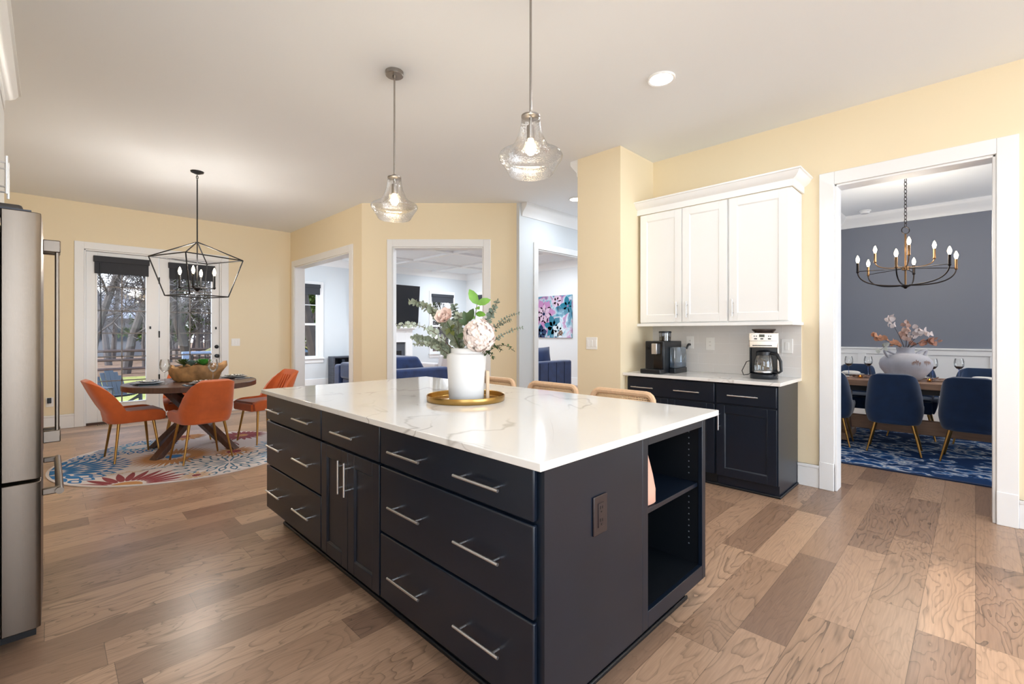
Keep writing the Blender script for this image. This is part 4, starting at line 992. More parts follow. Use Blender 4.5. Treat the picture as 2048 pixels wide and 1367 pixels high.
flower((1.72, 6.55), [(24, .06, .3, .03, 4, 0, None, 0, F2)], [(.07, 3)])
flower((2.0, 5.72), [(20, .05, .22, .024, 1, 0, None, 0, F2), (18, .22, .36, .03, 5, 0, .5, 0, F2)])
flower((1.2, 6.95), [(22, .05, .24, .028, 3, 0, None, 0, F2)], [(.06, 4)])
flower((.28, 6.5), [(14, .04, .16, .03, 1, 0, .5, 0, F2)])
flower((.95, 5.0), [(12, .03, .14, .02, 6, 0, None, 0, F2)], [(.035, 4)])
flower((1.75, 5.3), [(16, .04, .2, .024, 5, 0, .5, 0, F2)])
def vine(pts, mi, w=.006, lf=.05):
    pts = stem_curve(*pts, n=12)
    for i in range(11):
        a, b_ = Vector(pts[i][:2]), Vector(pts[i + 1][:2]); n_ = Vector((-(b_ - a).y, (b_ - a).x)).normalized() * w
        p = clip_poly([tuple(a - n_), tuple(b_ - n_), tuple(b_ + n_), tuple(a + n_)])
        if len(p) > 2: m.add([(x, y, zl[0]) for x, y in p], [tuple(range(len(p)))], mi)
        if i % 2: petal(tuple(b_), math.atan2(*(b_ - a).yx) + (.9 if i % 4 == 1 else -.9), .0, lf, lf * .25, mi, .5)
vine(((.62, 5.55, 0), (.8, 5.45, 0), (1.08, 5.75, 0)), 2); vine(((1.55, 6.0, 0), (1.6, 6.3, 0), (1.35, 6.35, 0)), 4); vine(((.35, 5.55, 0), (.5, 5.6, 0), (.62, 5.5, 0)), 6)
tag(m.ob('round_rug', YARN, flat=True), 'round cream rug with blue, ochre and maroon flowers under the breakfast table', 'rug')

TCX, TCY = 1.14, 6.18
# ---- table
T = E('dining_table', (TCX, TCY, .01), 'round dark wood pedestal table with crossed beam legs on the flowered rug', 'table')
m = MB(); m.lathe([(.0, .70), (.605, .70), (.62, .706), (.62, .754), (.615, .76), (0, .76)], (TCX, TCY, 0), 96); m.ob('tabletop', WALNUT, T, smooth=30)
def beam(p0, p1, wdt, mat=WALNUT):
    m = MB(); p0, p1 = Vector(p0), Vector(p1); d = p1 - p0; s_ = Vector((-d.y, d.x, 0)).normalized() * wdt / 2; u = Vector((d.x, d.y, 0)).normalized() * wdt / 2
    vs = [p0 - s_ - u, p0 + s_ - u, p0 + s_ + u, p0 - s_ + u, p1 - s_ - u, p1 + s_ - u, p1 + s_ + u, p1 - s_ + u]
    m.add(vs, [(0, 3, 2, 1), (4, 5, 6, 7), (0, 1, 5, 4), (1, 2, 6, 5), (2, 3, 7, 6), (3, 0, 4, 7)]); return m
for fx_, fy_ in ((.777, 5.92), (.84, 6.55), (1.46, 5.86), (1.47, 6.45)):
    o_ = Vector((fx_ - TCX, fy_ - TCY, 0)); q_ = Vector((-o_.y, o_.x, 0)).normalized() * .052
    beam((fx_, fy_, .0105), (TCX - o_.x * .7 + q_.x, TCY - o_.y * .7 + q_.y, .70), .085).ob('leg', WALNUT, T, bevel=.003)

# ---- upholstered tub chair
def tub(name_pts, W_, F_, B_, zb, zarm, ztop, lean, taper, tuck=.86, NU=56, NV=12, y_on=-.07):
    """shell swept round a U; local front is +y. returns MB"""
    Rr = .135; path = []
    L1 = F_ + B_ - Rr; La = Rr * pi / 2; Lb = 2 * (W_ - Rr); tot = 2 * L1 + 2 * La + Lb
    for i in range(NU + 1):
        s_ = tot * i / NU
        if s_ < L1: x, y = W_, F_ - s_
        elif s_ < L1 + La: a = (s_ - L1) / Rr; x, y = W_ - Rr + Rr * cos(a), -B_ + Rr - Rr * sin(a)
        elif s_ < L1 + La + Lb: x, y = W_ - Rr - (s_ - L1 - La), -B_
        elif s_ < L1 + 2 * La + Lb: a = (s_ - L1 - La - Lb) / Rr; x, y = -W_ + Rr - Rr * sin(a), -B_ + Rr - Rr * cos(a)
        else: x, y = -W_, -B_ + Rr + (s_ - L1 - 2 * La - Lb)
        path.append((x, y))
    vs = []; fs = []
    for j in range(NV + 1):
        v = j / NV
        for x, y in path:
            q = min(1, max(0, (y_on - y) / (B_ + y_on - .02))); bw = q * q * (3 - 2 * q)
            fr = min(1, max(0, (y - F_ + .12) / .12)); za = zarm - .035 * fr * fr
            top = za + (ztop - za) * bw ** .8
            z = zb + (top - zb) * v
            tk = tuck + (1 - tuck) * min(1, v * (top - zb) / .13) ** .6
            h = max(0, z - zarm)
            k = h / (ztop - zarm)
            xx = x * tk * (1 - taper * k); yy = y * tk - lean * k ** .85 * bw
            # round off the two top corners
            if k > .75 and abs(x) > W_ * .55: z -= .022 * ((k - .75) / .25) ** 2 * ((abs(x) / W_ - .55) / .45)
            vs.append((xx, yy, z))
    n = NU + 1
    for j in range(NV): fs += [(j * n + i, j * n + i + 1, (j + 1) * n + i + 1, (j + 1) * n + i) for i in range(NU)]
    m = MB(); m.add(vs, fs); return m, path
def make_chair(name, label, group, mat, seatmat, legmat, W_, F_, B_, zb, zarm, ztop, lean, taper, channels=0, splay=.06):
    r = E(name, (0, 0, 0), label, 'chair', group)
    m, path = tub(None, W_, F_, B_, zb, zarm, ztop, lean, taper)
    sh = m.ob('shell', mat, r, solid=.045, smooth=80, bevel=0); sh.modifiers['solid'].offset = -1
    md = sh.modifiers.new('soft', 'BEVEL'); md.width = .014; md.segments = 3; md.limit_method = 'ANGLE'; md.angle_limit = R(55)
    # seat: follows the inside of the shell
    c = [(x * .86 * .93, (y if y < F_ - .03 else F_ - .0) * .93) for x, y in path]; c[0] = (W_ * .84, F_ + .01); c[-1] = (-W_ * .84, F_ + .01)
    m = MB(); m.prism(c, zb - .002, zarm - .035); m.ob('seat', mat, r, bevel=.02, seg=3)
    m = MB(); m.prism([(x * .93, y * .93) for x, y in c], zarm - .035, zarm - .012); m.ob('cushion', seatmat, r, bevel=.012, seg=3)
    if channels:
        m = MB()
        for k in range(channels):
            x = (k - (channels - 1) / 2) * W_ * 1.15 / channels
            t0 = (x, -B_ + .052, zarm); t1 = (x * (1 - taper), -B_ - lean * .92 + .055, ztop - .05)
            m.tube([t0, t1], .012, 8)
        m.ob('channels', mat, r)
    for sx in (-1, 1):
        for sy in (-1, 1):
            m = MB(); y = F_ - .09 if sy > 0 else -B_ + .1
            m.tube([(sx * (W_ - .07 + splay), y + sy * splay, 0), (sx * (W_ - .09), y, zb + .006)], [.0085, .014], 10); m.ob('leg', legmat, r)
    return r
ch = make_chair('dining_chair', 'burnt orange velvet chair facing right, nearest the refrigerator', 'orange chairs round the breakfast table', ORANGE, ORDARK, GOLDLEG, .245, .25, .22, .385, .505, .815, .15, .13, channels=5, splay=.045)
Z0 = .0105
move(ch, (.60, 6.22, Z0), R(-90 + 6))
dup(ch, (1.12, 5.63, Z0), R(8), 'burnt orange velvet chair showing its plain back, nearest the island')
dup(ch, (1.85, 6.10, Z0), R(90 + 12), 'burnt orange velvet chair facing left, half hidden by the island corner')
dup(ch, (1.20, 6.78, Z0), R(180 - 8), 'burnt orange velvet chair beyond the table in front of the french doors')

# ---- table setting
ZP = .7605
def checker():
    m, n, l, b = new_mat('checked_plate_rim')
    tc = n.new('ShaderNodeTexCoord'); ck = n.new('ShaderNodeTexChecker'); ck.inputs['Scale'].default_value = 44; l.new(tc.outputs['Object'], ck.inputs[0])
    ck.inputs['Color1'].default_value = lin((240, 240, 238)) + (1,); ck.inputs['Color2'].default_value = lin((26, 26, 30)) + (1,); l.new(ck.outputs[0], b.inputs['Base Color']); b.inputs['Roughness'].default_value = .2; return m
CHECK = checker()
def setting(x, y, where, nap):
    m = MB(); a = math.atan2(TCY - y, TCX - x); mt = Matrix.Translation((x, y, ZP)) @ Matrix.Rotation(a, 4, 'Z')
    m.box(-.12, .05, -.19, .19, 0, .003); m.xf(mt)
    tag(m.ob('napkin', M('slate_blue_linen', (76, 92, 108), .9)), 'slate blue cloth under the plates ' + where, 'napkin', None)
    m = MB(); m.lathe([(0, 0), (.08, 0), (.13, .014), (.135, .018), (.128, .018), (.08, .005), (0, .005)], (x, y, ZP + .0035), 48)
    tag(m.ob('dinner_plate', M('grey_stoneware', (150, 156, 164), .3)), 'grey dinner plate ' + where, 'plate')
    m = MB(); m.lathe([(0, 0), (.065, 0), (.103, .012), (.107, .016), (.1, .016), (.065, .005), (0, .005)], (x, y, ZP + .0225), 48)
    tag(m.ob('salad_plate', CHECK), 'black and white checked salad plate ' + where, 'plate')
    m = MB(); u = Vector((cos(a), sin(a), 0)); s_ = Vector((-u.y, u.x, 0)); c = Vector((x, y, ZP + .003))
    p = c + s_ * .165 - u * .09; q = p + u * .17
    m.tube([p + UP * .003, q + UP * .004], [.004, .003], 6); m.lathe([(0, 0), (.017, .003), (.017, .006), (0, .003)], tuple(q + UP * .0), 12)
    tag(m.ob('spoon', STEEL), 'steel spoon beside the plates ' + where, 'spoon')
setting(.745, 6.13, 'on the left side of the round table', 0)
setting(1.16, 5.74, 'behind the chair nearest the island', 0)
setting(1.58, 6.30, 'on the right side of the round table', 0)
setting(1.19, 6.60, 'on the far side of the round table', 0)
def wine_glass(x, y, z, hgt, label, grp, wine=None, stem=CLEAR, bowl=.042):
    r = E('wine_glass', (x, y, z), label, 'wine glass', grp); k = hgt / .24
    m = MB(); m.lathe([(0, 0), (.036, 0), (.036, .002), (.006, .006), (.0035, .02), (.0035, .11 * k), (.008, .118 * k), (0, .12 * k)], (x, y, z), 24); m.ob('stem', stem, r)
    b0 = .115 * k; pr = [(.004, b0), (.025, b0 + .012 * k), (bowl * .93, b0 + .038 * k), (bowl, b0 + .06 * k), (bowl * .96, b0 + .09 * k), (bowl * .8, hgt)]
    m = MB(); n = 32; vs = []; fs = []
    for rr, zz in pr: vs += [(x + rr * cos(2 * pi * q / n), y + rr * sin(2 * pi * q / n), z + zz) for q in range(n)]
    for i in range(len(pr) - 1): fs += [(i * n + q, i * n + (q + 1) % n, (i + 1) * n + (q + 1) % n, (i + 1) * n + q) for q in range(n)]
    m.add(vs, fs); m.ob('bowl', CLEAR, r, smooth=70)
    if wine:
        m = MB(); m.lathe([(.003, b0 + .003), (.023, b0 + .0135 * k), (bowl * .9, b0 + .036 * k), (0, b0 + .037 * k)], (x, y, z), 24); m.ob('wine', wine, r)
    return r
wine_glass(.865, 6.03, ZP, .26, 'empty wine glass left of the wooden planter on the round table', 'wine glasses on the round table', bowl=.048)
wine_glass(1.235, 5.72, ZP, .26, 'empty wine glass right of the wooden planter, behind the near orange chair', 'wine glasses on the round table', bowl=.048)
# carved root planter with succulents
PLC = (1.15, 6.17)
def planter():
    m = MB(); N = 40; rows = [(0, .74, .78), (.02, .84, .86), (.07, .95, .95), (.13, 1.0, 1.0), (.168, .98, .98), (.166, .9, .88), (.15, .85, .8), (.147, .0, .0)]
    vs = []; fs = []
    for z, sx, sy in rows:
        for k in range(N):
            a = 2 * pi * k / N; w = 1 + .07 * sin(3 * a + .5) + .05 * sin(7 * a + z * 25) + .03 * sin(13 * a)
            x = .27 * sx * cos(a) * w; y = .125 * sy * sin(a) * w
            zz = z + (.05 * max(0, cos(a)) ** 6 + .02 * sin(4 * a)) * (z / .16)
            if z > .1: x += .07 * max(0, cos(a)) ** 6 * (sx if sx > .5 else 0)
            vs.append((x, y, zz))
    for i in range(len(rows) - 1): fs += [(i * N + k, i * N + (k + 1) % N, (i + 1) * N + (k + 1) % N, (i + 1) * N + k) for k in range(N)]
    fs.append(tuple(range(N))[::-1]); m.add(vs, fs)
    m.xf(Matrix.Translation((PLC[0], PLC[1], ZP + .0005)) @ Matrix.Rotation(R(-45 + 6), 4, 'Z'))
    wood = M('carved_root_wood', (168, 128, 84), .6, var=(11, .55), bump=(40, .6))
    tag(m.ob('root_planter', wood, smooth=60), 'carved teak root planter in the middle of the round table', 'planter')
planter()
def succulent(s_, d_, r_, mat, label, n=40, spiky=1.0):
    c = Vector((PLC[0], PLC[1], ZP + .178)) + rgt * s_ + fwd * d_
    r = E('succulent', tuple(c), label, 'succulent'); m = MB()
    for i in range(n):
        t = (i + .5) / n; a = i * 2.39996; el = .25 + 1.2 * (1 - t)
        d = Vector((cos(a) * cos(el), sin(a) * cos(el), sin(el)))
        m.leaf(c, d, UP, r_ * (.6 + .6 * t), r_ * .22 / spiky, cup=-.2)
    m.ob('leaves', mat, r, smooth=60)
    m = MB(); m.tube([c - UP * .02, c + UP * .03], [.012, .006], 6); m.ob('stem', DKLEAF, r)
succulent(-.115, .0, .095, M('dark_succulent', (70, 92, 48), .5, var=(40, .3)), 'dark green spiky succulent at the left of the wooden planter', 46, 1.3)
succulent(-.01, -.03, .075, M('blue_succulent', (94, 122, 120), .5, var=(40, .15)), 'blue grey rosette succulent in the middle of the wooden planter', 36)
succulent(.105, .0, .095, M('bright_succulent', (74, 148, 62), .5, var=(40, .2)), 'bright green succulent at the right of the wooden planter', 48)
# floor register
m = MB(); m.box(.47, .73, YB - .13, YB - .04, .0, .004)
for k in range(11): m.box(.485 + k * .022, .495 + k * .022, YB - .12, YB - .05, .004, .005, 1)
tag(m.ob('floor_register', [M('register_tan', (176, 152, 128), .5), M('register_slot', (30, 26, 24), .8)]), 'wood toned floor register below the left french door', 'vent')

# ---- lantern chandelier
LC = Vector((1.187, 6.211, 0)); aL = R(21.5)
LN = E('lantern_chandelier', (LC.x, LC.y, 1.71), 'black open cage lantern chandelier over the breakfast table', 'chandelier')
def lp(k, D, z):
    a = pi + aL + k * pi / 2; return LC + (rgt * cos(a) + fwd * sin(a)) * D + UP * z
m = MB(); m.lathe([(.0, -.03), (.02, -.03), (.062, -.012), (.066, 0), (0, 0)], (LC.x, LC.y, H), 32); m.ob('canopy', BLACK, LN)
m = MB(); m.tube([LC + UP * 2.32, LC + UP * 3.03], .0065, 10); m.tube([LC + UP * (3.055 + .02 * sin(2 * pi * k / 12)) + rgt * .012 * cos(2 * pi * k / 12) for k in range(12)], .003, 6, closed=True); m.tube([LC + UP * 3.03, LC + UP * 3.1], .003, 6); m.ob('rod', BLACK, LN)
m = MB(); DT, DBm = .452, .305; ZT1, ZB1, ZA = 2.14, 1.715, 2.325
for k in range(4):
    for p, q in ((lp(k, DT, ZT1), lp(k + 1, DT, ZT1)), (lp(k, DBm, ZB1), lp(k + 1, DBm, ZB1)), (lp(k, DT, ZT1), lp(k, DBm, ZB1)), (lp(k, DT, ZT1), LC + UP * ZA)): m.tube([p, q], .0065, 6)
m.ob('cage', BLACK, LN)
m = MB(); m.tube([LC + UP * 1.79, LC + UP * 2.32], .006, 8); m.lathe([(0, 1.765), (.012, 1.77), (.035, 1.8), (.035, 1.81), (0, 1.815)], (LC.x, LC.y, 0), 20)
for k in range(4):
    m.tube([LC + UP * 1.805, lp(k, .165, 1.805)], .006, 6)
m.ob('hub', BLACK, LN)
def candle(p, root, zc, hh=.13, r_=.0115, mat=BLACK, bulb=True, power=0, bs=1.0):
    m = MB(); m.lathe([(0, -.016), (.008, -.012), (.016, 0), (.016, .006), (r_, .008), (r_, hh), (0, hh)], (p.x, p.y, zc), 16); c = m.ob('candle_sleeve', mat, root)
    m = MB(); m.lathe([(.008 * bs, hh), (.012 * bs, hh + .015), (.0165 * bs, hh + .035), (.014 * bs, hh + .055), (.006 * bs, hh + .08), (0, hh + .09)], (p.x, p.y, zc), 16); m.ob('bulb', BULB, c)
for k in range(4): candle(lp(k, .165, 1.81), LN, 1.81, .14)
lamp('lantern_lamp', 'POINT', (LC.x, LC.y, 2.06), 50, (1, .94, .86), .08)

# ================================================================== FAMILY ROOM
FPX0, FPX1, FY0 = 5.5, 7.10, 10.98
FP = E('fireplace', (6.3, FY0, 0), 'white fireplace with mantel shelf below the television', 'fireplace')
m = MB(); m.box(FPX0, 5.72, FY0, YF - .001, 0, 1.40); m.box(6.89, FPX1, FY0, YF - .001, 0, 1.40); m.box(5.72, 6.89, FY0, YF - .001, 1.05, 1.40); m.ob('surround', WHITE, FP, bevel=.004)
m = MB(); m.box(FPX0 - .04, FPX1 + .05, FY0 - .12, YF - .001, 1.42, 1.475); m.box(FPX0 - .02, FPX1 + .03, FY0 - .07, YF - .001, 1.385, 1.42); m.ob('mantel_shelf', WHITE, FP, bevel=.006)
m = MB(); m.box(5.72, 6.89, FY0 + .05, YF - .001, 0, 1.05); fb = m.ob('firebox_surround', M('slate_tile', (74, 78, 86), .5), FP)
m = MB(); m.box(5.9, 6.78, FY0 + .04, FY0 + .055, .08, .82); m.ob('firebox_glass', M('firebox_black', (16, 17, 20), .15), FP, bevel=.004)
m = MB(); m.box(6.0, 6.62, FY0 - .08, FY0 + .06, 1.476, 1.54); tag(m.ob('soundbar', BLKPL, bevel=.02), 'small black soundbar on the mantel under the television', 'speaker')
TVR = E('television', (6.45, 11.1, 1.52), 'large black flat television above the fireplace', 'television')
tilt = Matrix.Translation((6.44, 11.13, 1.53)) @ Matrix.Rotation(R(5), 4, 'X')
m = MB(); m.box(-.93, .93, -.02, .02, 0, 1.08); m.xf(tilt); m.ob('bezel', BLACK, TVR, bevel=.005)
m = MB(); m.box(-.915, .915, -.0215, -.02, .015, 1.065); m.xf(tilt); m.ob('screen', M('black_screen', (14, 16, 20), .25), TVR)
m = MB(); m.box(6.2, 6.7, 11.11, YF - .001, 1.95, 2.35); m.ob('wall_bracket', BLACK, TVR)
# cube bookcase
BKM = M('blackened_wood', (66, 70, 80), .5, var=(4, .3), stretch=(1, 1, 8))
BC = E('bookcase', (5.15, 11.13, 0), 'low black cube bookcase below the family room window', 'bookcase')
m = MB(); bx0, bx1, by0, by1 = 4.87, 5.42, 10.97, 11.275
for x in (bx0, bx1 - .04): m.box(x, x + .04, by0, by1, 0, .725)
for z in (.0, .35, .69): m.box(bx0 + .04, bx1 - .04, by0, by1, z, z + .035)
m.ob('frame', BKM, BC, bevel=.003); m = MB(); m.box(bx0 + .04, bx1 - .04, by1 - .012, by1, .035, .69); m.ob('back_panel', BKM, BC)
r = E('desk_clock', (4.99, 11.08, .385), 'small round white clock on the upper bookcase shelf', 'clock')
m = MB(); m.lathe([(0, 0), (.05, 0), (.05, .02), (0, .022)], n=24).xf(Matrix.Translation((4.985, 11.1, .436)) @ Matrix.Rotation(R(90), 4, 'X')); m.ob('face', PORC, r)
def book(x, y, z, w, d, h, rgb, label, lean=0, grp=None):
    r = E('book', (x, y, z), label, 'book', grp); mt = Matrix.Translation((x, y, z)) @ Matrix.Rotation(R(lean), 4, 'Y')
    nm = 'book_%d_%d_%d' % rgb
    m = MB(); m.box(0, .004, 0, d, 0, h); m.box(w - .004, w, 0, d, 0, h); m.box(.004, w - .004, 0, .004, 0, h); m.xf(mt); m.ob('cover', M(nm, rgb, .6), r)
    m = MB(); m.box(.004, w - .004, .004, d - .006, .005, h - .005); m.xf(mt); m.ob('pages', LINEN, r)
book(5.10, 11.0, .386, .07, .2, .27, (24, 34, 50), 'large dark blue book on the upper bookcase shelf')
book(4.93, 11.02, .036, .045, .18, .24, (40, 40, 44), 'black book on the lower bookcase shelf')
book(4.985, 11.02, .036, .04, .18, .2, (140, 40, 40), 'red book on the lower bookcase shelf')
book(5.03, 11.02, .036, .035, .18, .22, (60, 62, 70), 'grey book on the lower bookcase shelf beside the red one')
book(5.14, 11.02, .036, .05, .2, .27, (22, 44, 66), 'tall navy book at the right of the lower bookcase shelf')

def cushion(c, w, h, t, rot, mat, name, label, cat='cushion', par=None):
    m = MB(); N = 12; vs = []; fs = []
    for s_ in (1, -1):
        for i in range(N + 1):
            for j in range(N + 1):
                u, v = i / N * 2 - 1, j / N * 2 - 1
                th = t / 2 * ((1 - abs(u) ** 3) * (1 - abs(v) ** 3)) ** .5
                pin = 1 - .06 * (1 - abs(u) ** 2) ; pin2 = 1 - .06 * (1 - abs(v) ** 2)
                vs.append((u * w / 2 * pin2, s_ * th, v * h / 2 * pin + h / 2))
    n = (N + 1) ** 2
    for k in (0, 1):
        for i in range(N):
            for j in range(N):
                a = k * n + i * (N + 1) + j; fs.append((a, a + 1, a + N + 2, a + N + 1))
    m.add(vs, fs); m.xf(Matrix.Translation(c) @ rot)
    o = m.ob(name, mat, par, smooth=80)
    if label: tag(o, label, cat)
    return o
RX = lambda a: Matrix.Rotation(R(a), 4, 'X')
RZ = lambda a: Matrix.Rotation(R(a), 4, 'Z')
# sofa facing +x seen from its arm end, through the angled opening
SO = E('sofa', (4.7, 8.1, 0), 'blue velvet sofa whose arm shows through the angled opening', 'sofa')
m = MB(); m.box(4.15, 5.3, 7.25, 8.95, .12, .40); m.ob('base', SOFA, SO, bevel=.03)
m = MB(); m.box(4.1, 5.32, 6.98, 7.24, .10, .67); m.ob('arm', SOFA, SO, bevel=.05, seg=4)
m = MB(); m.box(4.1, 5.32, 8.96, 9.22, .10, .67); m.ob('arm', SOFA, SO, bevel=.05, seg=4)
m = MB(); m.box(4.1, 4.32, 7.25, 8.95, .40, .72); m.ob('backrest', SOFA, SO, bevel=.05, seg=4)
for y in (7.26, 8.11):
    m = MB(); m.box(4.34, 5.3, y, y + .83, .405, .52); m.ob('seat_cushion', SOFA, SO, bevel=.03)
for x in (4.2, 5.22):
    for y in (7.06, 9.14): m = MB(); m.tube([(x, y, 0), (x, y, .11)], .02, 8); m.ob('leg', BLACK, SO)
m = MB(); m.add([(4.34, 7.30, .53), (5.08, 7.30, .53), (4.86, 7.30, .87), (4.34, 7.30, .87), (4.34, 8.05, .53), (5.08, 8.05, .53), (4.86, 8.05, .87), (4.34, 8.05, .87)], [(0, 1, 2, 3), (4, 7, 6, 5), (0, 4, 5, 1), (1, 5, 6, 2), (2, 6, 7, 3), (3, 7, 4, 0)])
tag(m.ob('sofa_cushion', SOFA, bevel=.06, seg=4), 'plump blue velvet back cushion at the near end of the blue sofa', 'cushion')
# pale armchair beyond
PA = E('armchair', (6.75, 9.2, 0), 'pale grey armchair beyond the arm of the blue sofa', 'armchair')
PGR = M('pale_grey_upholstery', (206, 200, 200), .9)
m = MB(); m.box(6.35, 7.15, 8.75, 9.5, .14, .42); m.ob('seat', PGR, PA, bevel=.04, seg=3)
m = MB(); m.add([(6.35, 8.72, .14), (7.15, 8.72, .14), (7.15, 8.92, .14), (6.35, 8.92, .14), (6.38, 8.62, .79), (7.12, 8.62, .79), (7.12, 8.78, .79), (6.38, 8.78, .79)], [(0, 3, 2, 1), (4, 5, 6, 7), (0, 1, 5, 4), (1, 2, 6, 5), (2, 3, 7, 6), (3, 0, 4, 7)]); m.ob('backrest', PGR, PA, bevel=.04, seg=3)
for x in (6.42, 7.08):
    for y in (8.85, 9.42): m = MB(); m.tube([(x, y, 0), (x, y, .16)], .018, 8); m.ob('leg', BLACK, PA)
for x in (6.28, 7.08): m = MB(); m.box(x, x + .14, 8.8, 9.48, .16, .6); m.ob('arm', PGR, PA, bevel=.03)
# sofa seen through the hall doorway, its channelled back towards the hall
SB = E('sofa', (6.15, 5.7, 0), 'blue velvet sofa with channelled back seen through the hall doorway', 'sofa')
m = MB(); m.box(5.45, 6.77, 5.22, 5.4, .06, .805); m.ob('backrest', SOFA, SB, bevel=.03, seg=3)
m = MB(); m.box(5.62, 6.6, 5.4, 6.1, .1, .42); m.ob('base', SOFA, SB, bevel=.03)
m = MB(); m.box(5.63, 6.59, 5.41, 6.1, .422, .55); m.ob('seat_cushion', SOFA, SB, bevel=.03)
for x in (5.45, 6.6): m = MB(); m.box(x, x + .165, 5.402, 6.12, .06, .62); m.ob('arm', SOFA, SB, bevel=.03)
m = MB()
for k in range(5): m.box(5.45 + .22 * (k + 1) - .004, 5.45 + .22 * (k + 1) + .004, 5.2155, 5.2205, .08, .78)
m.ob('channel_seams', M('dark_seam', (10, 20, 44), .9), SB)
for x in (5.52, 6.7):
    for y in (5.3, 6.05): m = MB(); m.tube([(x, y, 0), (x, y, .07)], .018, 8); m.ob('leg', BLACK, SB)
cushion((6.22, 5.52, .552), .74, .50, .16, RX(-10), SOFA, 'throw_pillow', 'blue velvet pillow showing above the channelled sofa back', 'pillow')
# painting
def paint():
    m, n, l, b = new_mat('poured_ink_painting')
    tc = n.new('ShaderNodeTexCoord'); nz = n.new('ShaderNodeTexNoise'); nz.inputs['Scale'].default_value = 2.4; nz.inputs['Detail'].default_value = 5; nz.inputs['Distortion'].default_value = 1.6; l.new(tc.outputs['Object'], nz.inputs[0])
    rp = n.new('ShaderNodeValToRGB'); cr = rp.color_ramp; cr.interpolation = 'EASE'
    st = [(.28, (20, 48, 70)), (.38, (24, 110, 140)), (.46, (120, 166, 184)), (.5, (180, 194, 204)), (.56, (176, 140, 172)), (.62, (150, 90, 140)), (.68, (70, 150, 170)), (.78, (16, 40, 58))]
    cr.elements[0].position, cr.elements[0].color = st[0][0], lin(st[0][1]) + (1,); cr.elements[1].position, cr.elements[1].color = st[-1][0], lin(st[-1][1]) + (1,)
    for p, c in st[1:-1]: e = cr.elements.new(p); e.color = lin(c) + (1,)
    l.new(nz.outputs[0], rp.inputs[0]); l.new(rp.outputs[0], b.inputs['Base Color']); b.inputs['Roughness'].default_value = .06; b.inputs['Coat Weight'].default_value = .5
    return m
PT = E('painting', (XF - .02, 7.72, 1.72), 'glossy square painting of blue and pink poured ink flowers', 'painting')
m = MB(); m.box(XF - .035, XF - .001, 7.125, 8.31, 1.178, 2.26); m.ob('canvas', paint(), PT, bevel=.002)
INK = [M('ink_pink', (182, 130, 172), .1), M('ink_pale_pink', (204, 176, 196), .1), M('ink_deep_blue', (14, 44, 84), .1), M('ink_teal', (34, 112, 136), .1), M('ink_white', (196, 210, 218), .1), M('ink_bronze', (130, 100, 84), .2, .4)]
m = MB(); px_ = XF - .0365
def blot(cy, cz, n_, r0, r1, w, mi, a0=0):
    for k in range(n_):
        a = a0 + 2 * pi * k / n_; pts = []
        for t in [i / 8 for i in range(9)]: pts.append((r0 + (r1 - r0) * t, w * sin(pi * t ** .7) * (1 + .2 * sin(9 * t + k))))
        full = pts + [(x, -y) for x, y in pts[-2:0:-1]]
        vs = [(px_ - .0002 * mi, min(8.3, max(7.13, cy + x * cos(a) - y * sin(a))), min(2.255, max(1.183, cz + x * sin(a) + y * cos(a)))) for x, y in full]
        m.add(vs, [tuple(range(len(vs)))], mi)
blot(8.05, 1.80, 7, .02, .40, .14, 0, .3); blot(8.05, 1.80, 7, .03, .27, .06, 1, .75); blot(8.05, 1.80, 5, .0, .06, .02, 2)
blot(7.72, 1.46, 6, .02, .32, .11, 3, .2); blot(7.55, 1.36, 5, .02, .22, .09, 4, .5); blot(7.25, 1.98, 5, .02, .26, .09, 3, .1); blot(7.6, 2.12, 5, .02, .18, .08, 1); blot(8.15, 1.3, 5, .02, .22, .09, 2, .4); blot(7.48, 1.3, 6, .01, .09, .03, 5)
m.ob('ink_blooms', INK, PT, flat=True)

# ================================================================== DINING ROOM
def drug():
    m, n, l, b = new_mat('distressed_blue_rug')
    tc = n.new('ShaderNodeTexCoord'); mp = n.new('ShaderNodeMapping'); mp.inputs['Scale'].default_value = (1, .75, 1); l.new(tc.outputs['Object'], mp.inputs[0])
    vo = n.new('ShaderNodeTexVoronoi'); vo.inputs['Scale'].default_value = 7; vo.feature = 'SMOOTH_F1'; l.new(mp.outputs[0], vo.inputs[0])
    nz = n.new('ShaderNodeTexNoise'); nz.inputs['Scale'].default_value = 11; nz.inputs['Detail'].default_value = 6; nz.inputs['Distortion'].default_value = 1; l.new(mp.outputs[0], nz.inputs[0])
    ad = n.new('ShaderNodeMath'); ad.operation = 'ADD'; l.new(vo.outputs['Distance'], ad.inputs[0]); l.new(nz.outputs[0], ad.inputs[1])
    rp = n.new('ShaderNodeValToRGB'); cr = rp.color_ramp
    st = [(.62, (26, 58, 104)), (.76, (36, 84, 140)), (.82, (120, 146, 176)), (.88, (214, 212, 210)), (.95, (60, 100, 150)), (1.0, (30, 56, 96))]
    cr.elements[0].position, cr.elements[0].color = st[0][0], lin(st[0][1]) + (1,); cr.elements[1].position, cr.elements[1].color = st[-1][0], lin(st[-1][1]) + (1,)
    for p, c in st[1:-1]: e = cr.elements.new(p); e.color = lin(c) + (1,)
    l.new(ad.outputs[0], rp.inputs[0]); l.new(rp.outputs[0], b.inputs['Base Color']); b.inputs['Roughness'].default_value = .95; b.inputs['Specular IOR Level'].default_value = .1
    return m
r = E('area_rug', (7, .6, 0), 'blue and white distressed oriental rug under the dining table', 'rug')
m = MB(); m.box(5.64, 8.12, -1.45, 1.43, .001, .009); m.ob('pile', drug(), r)
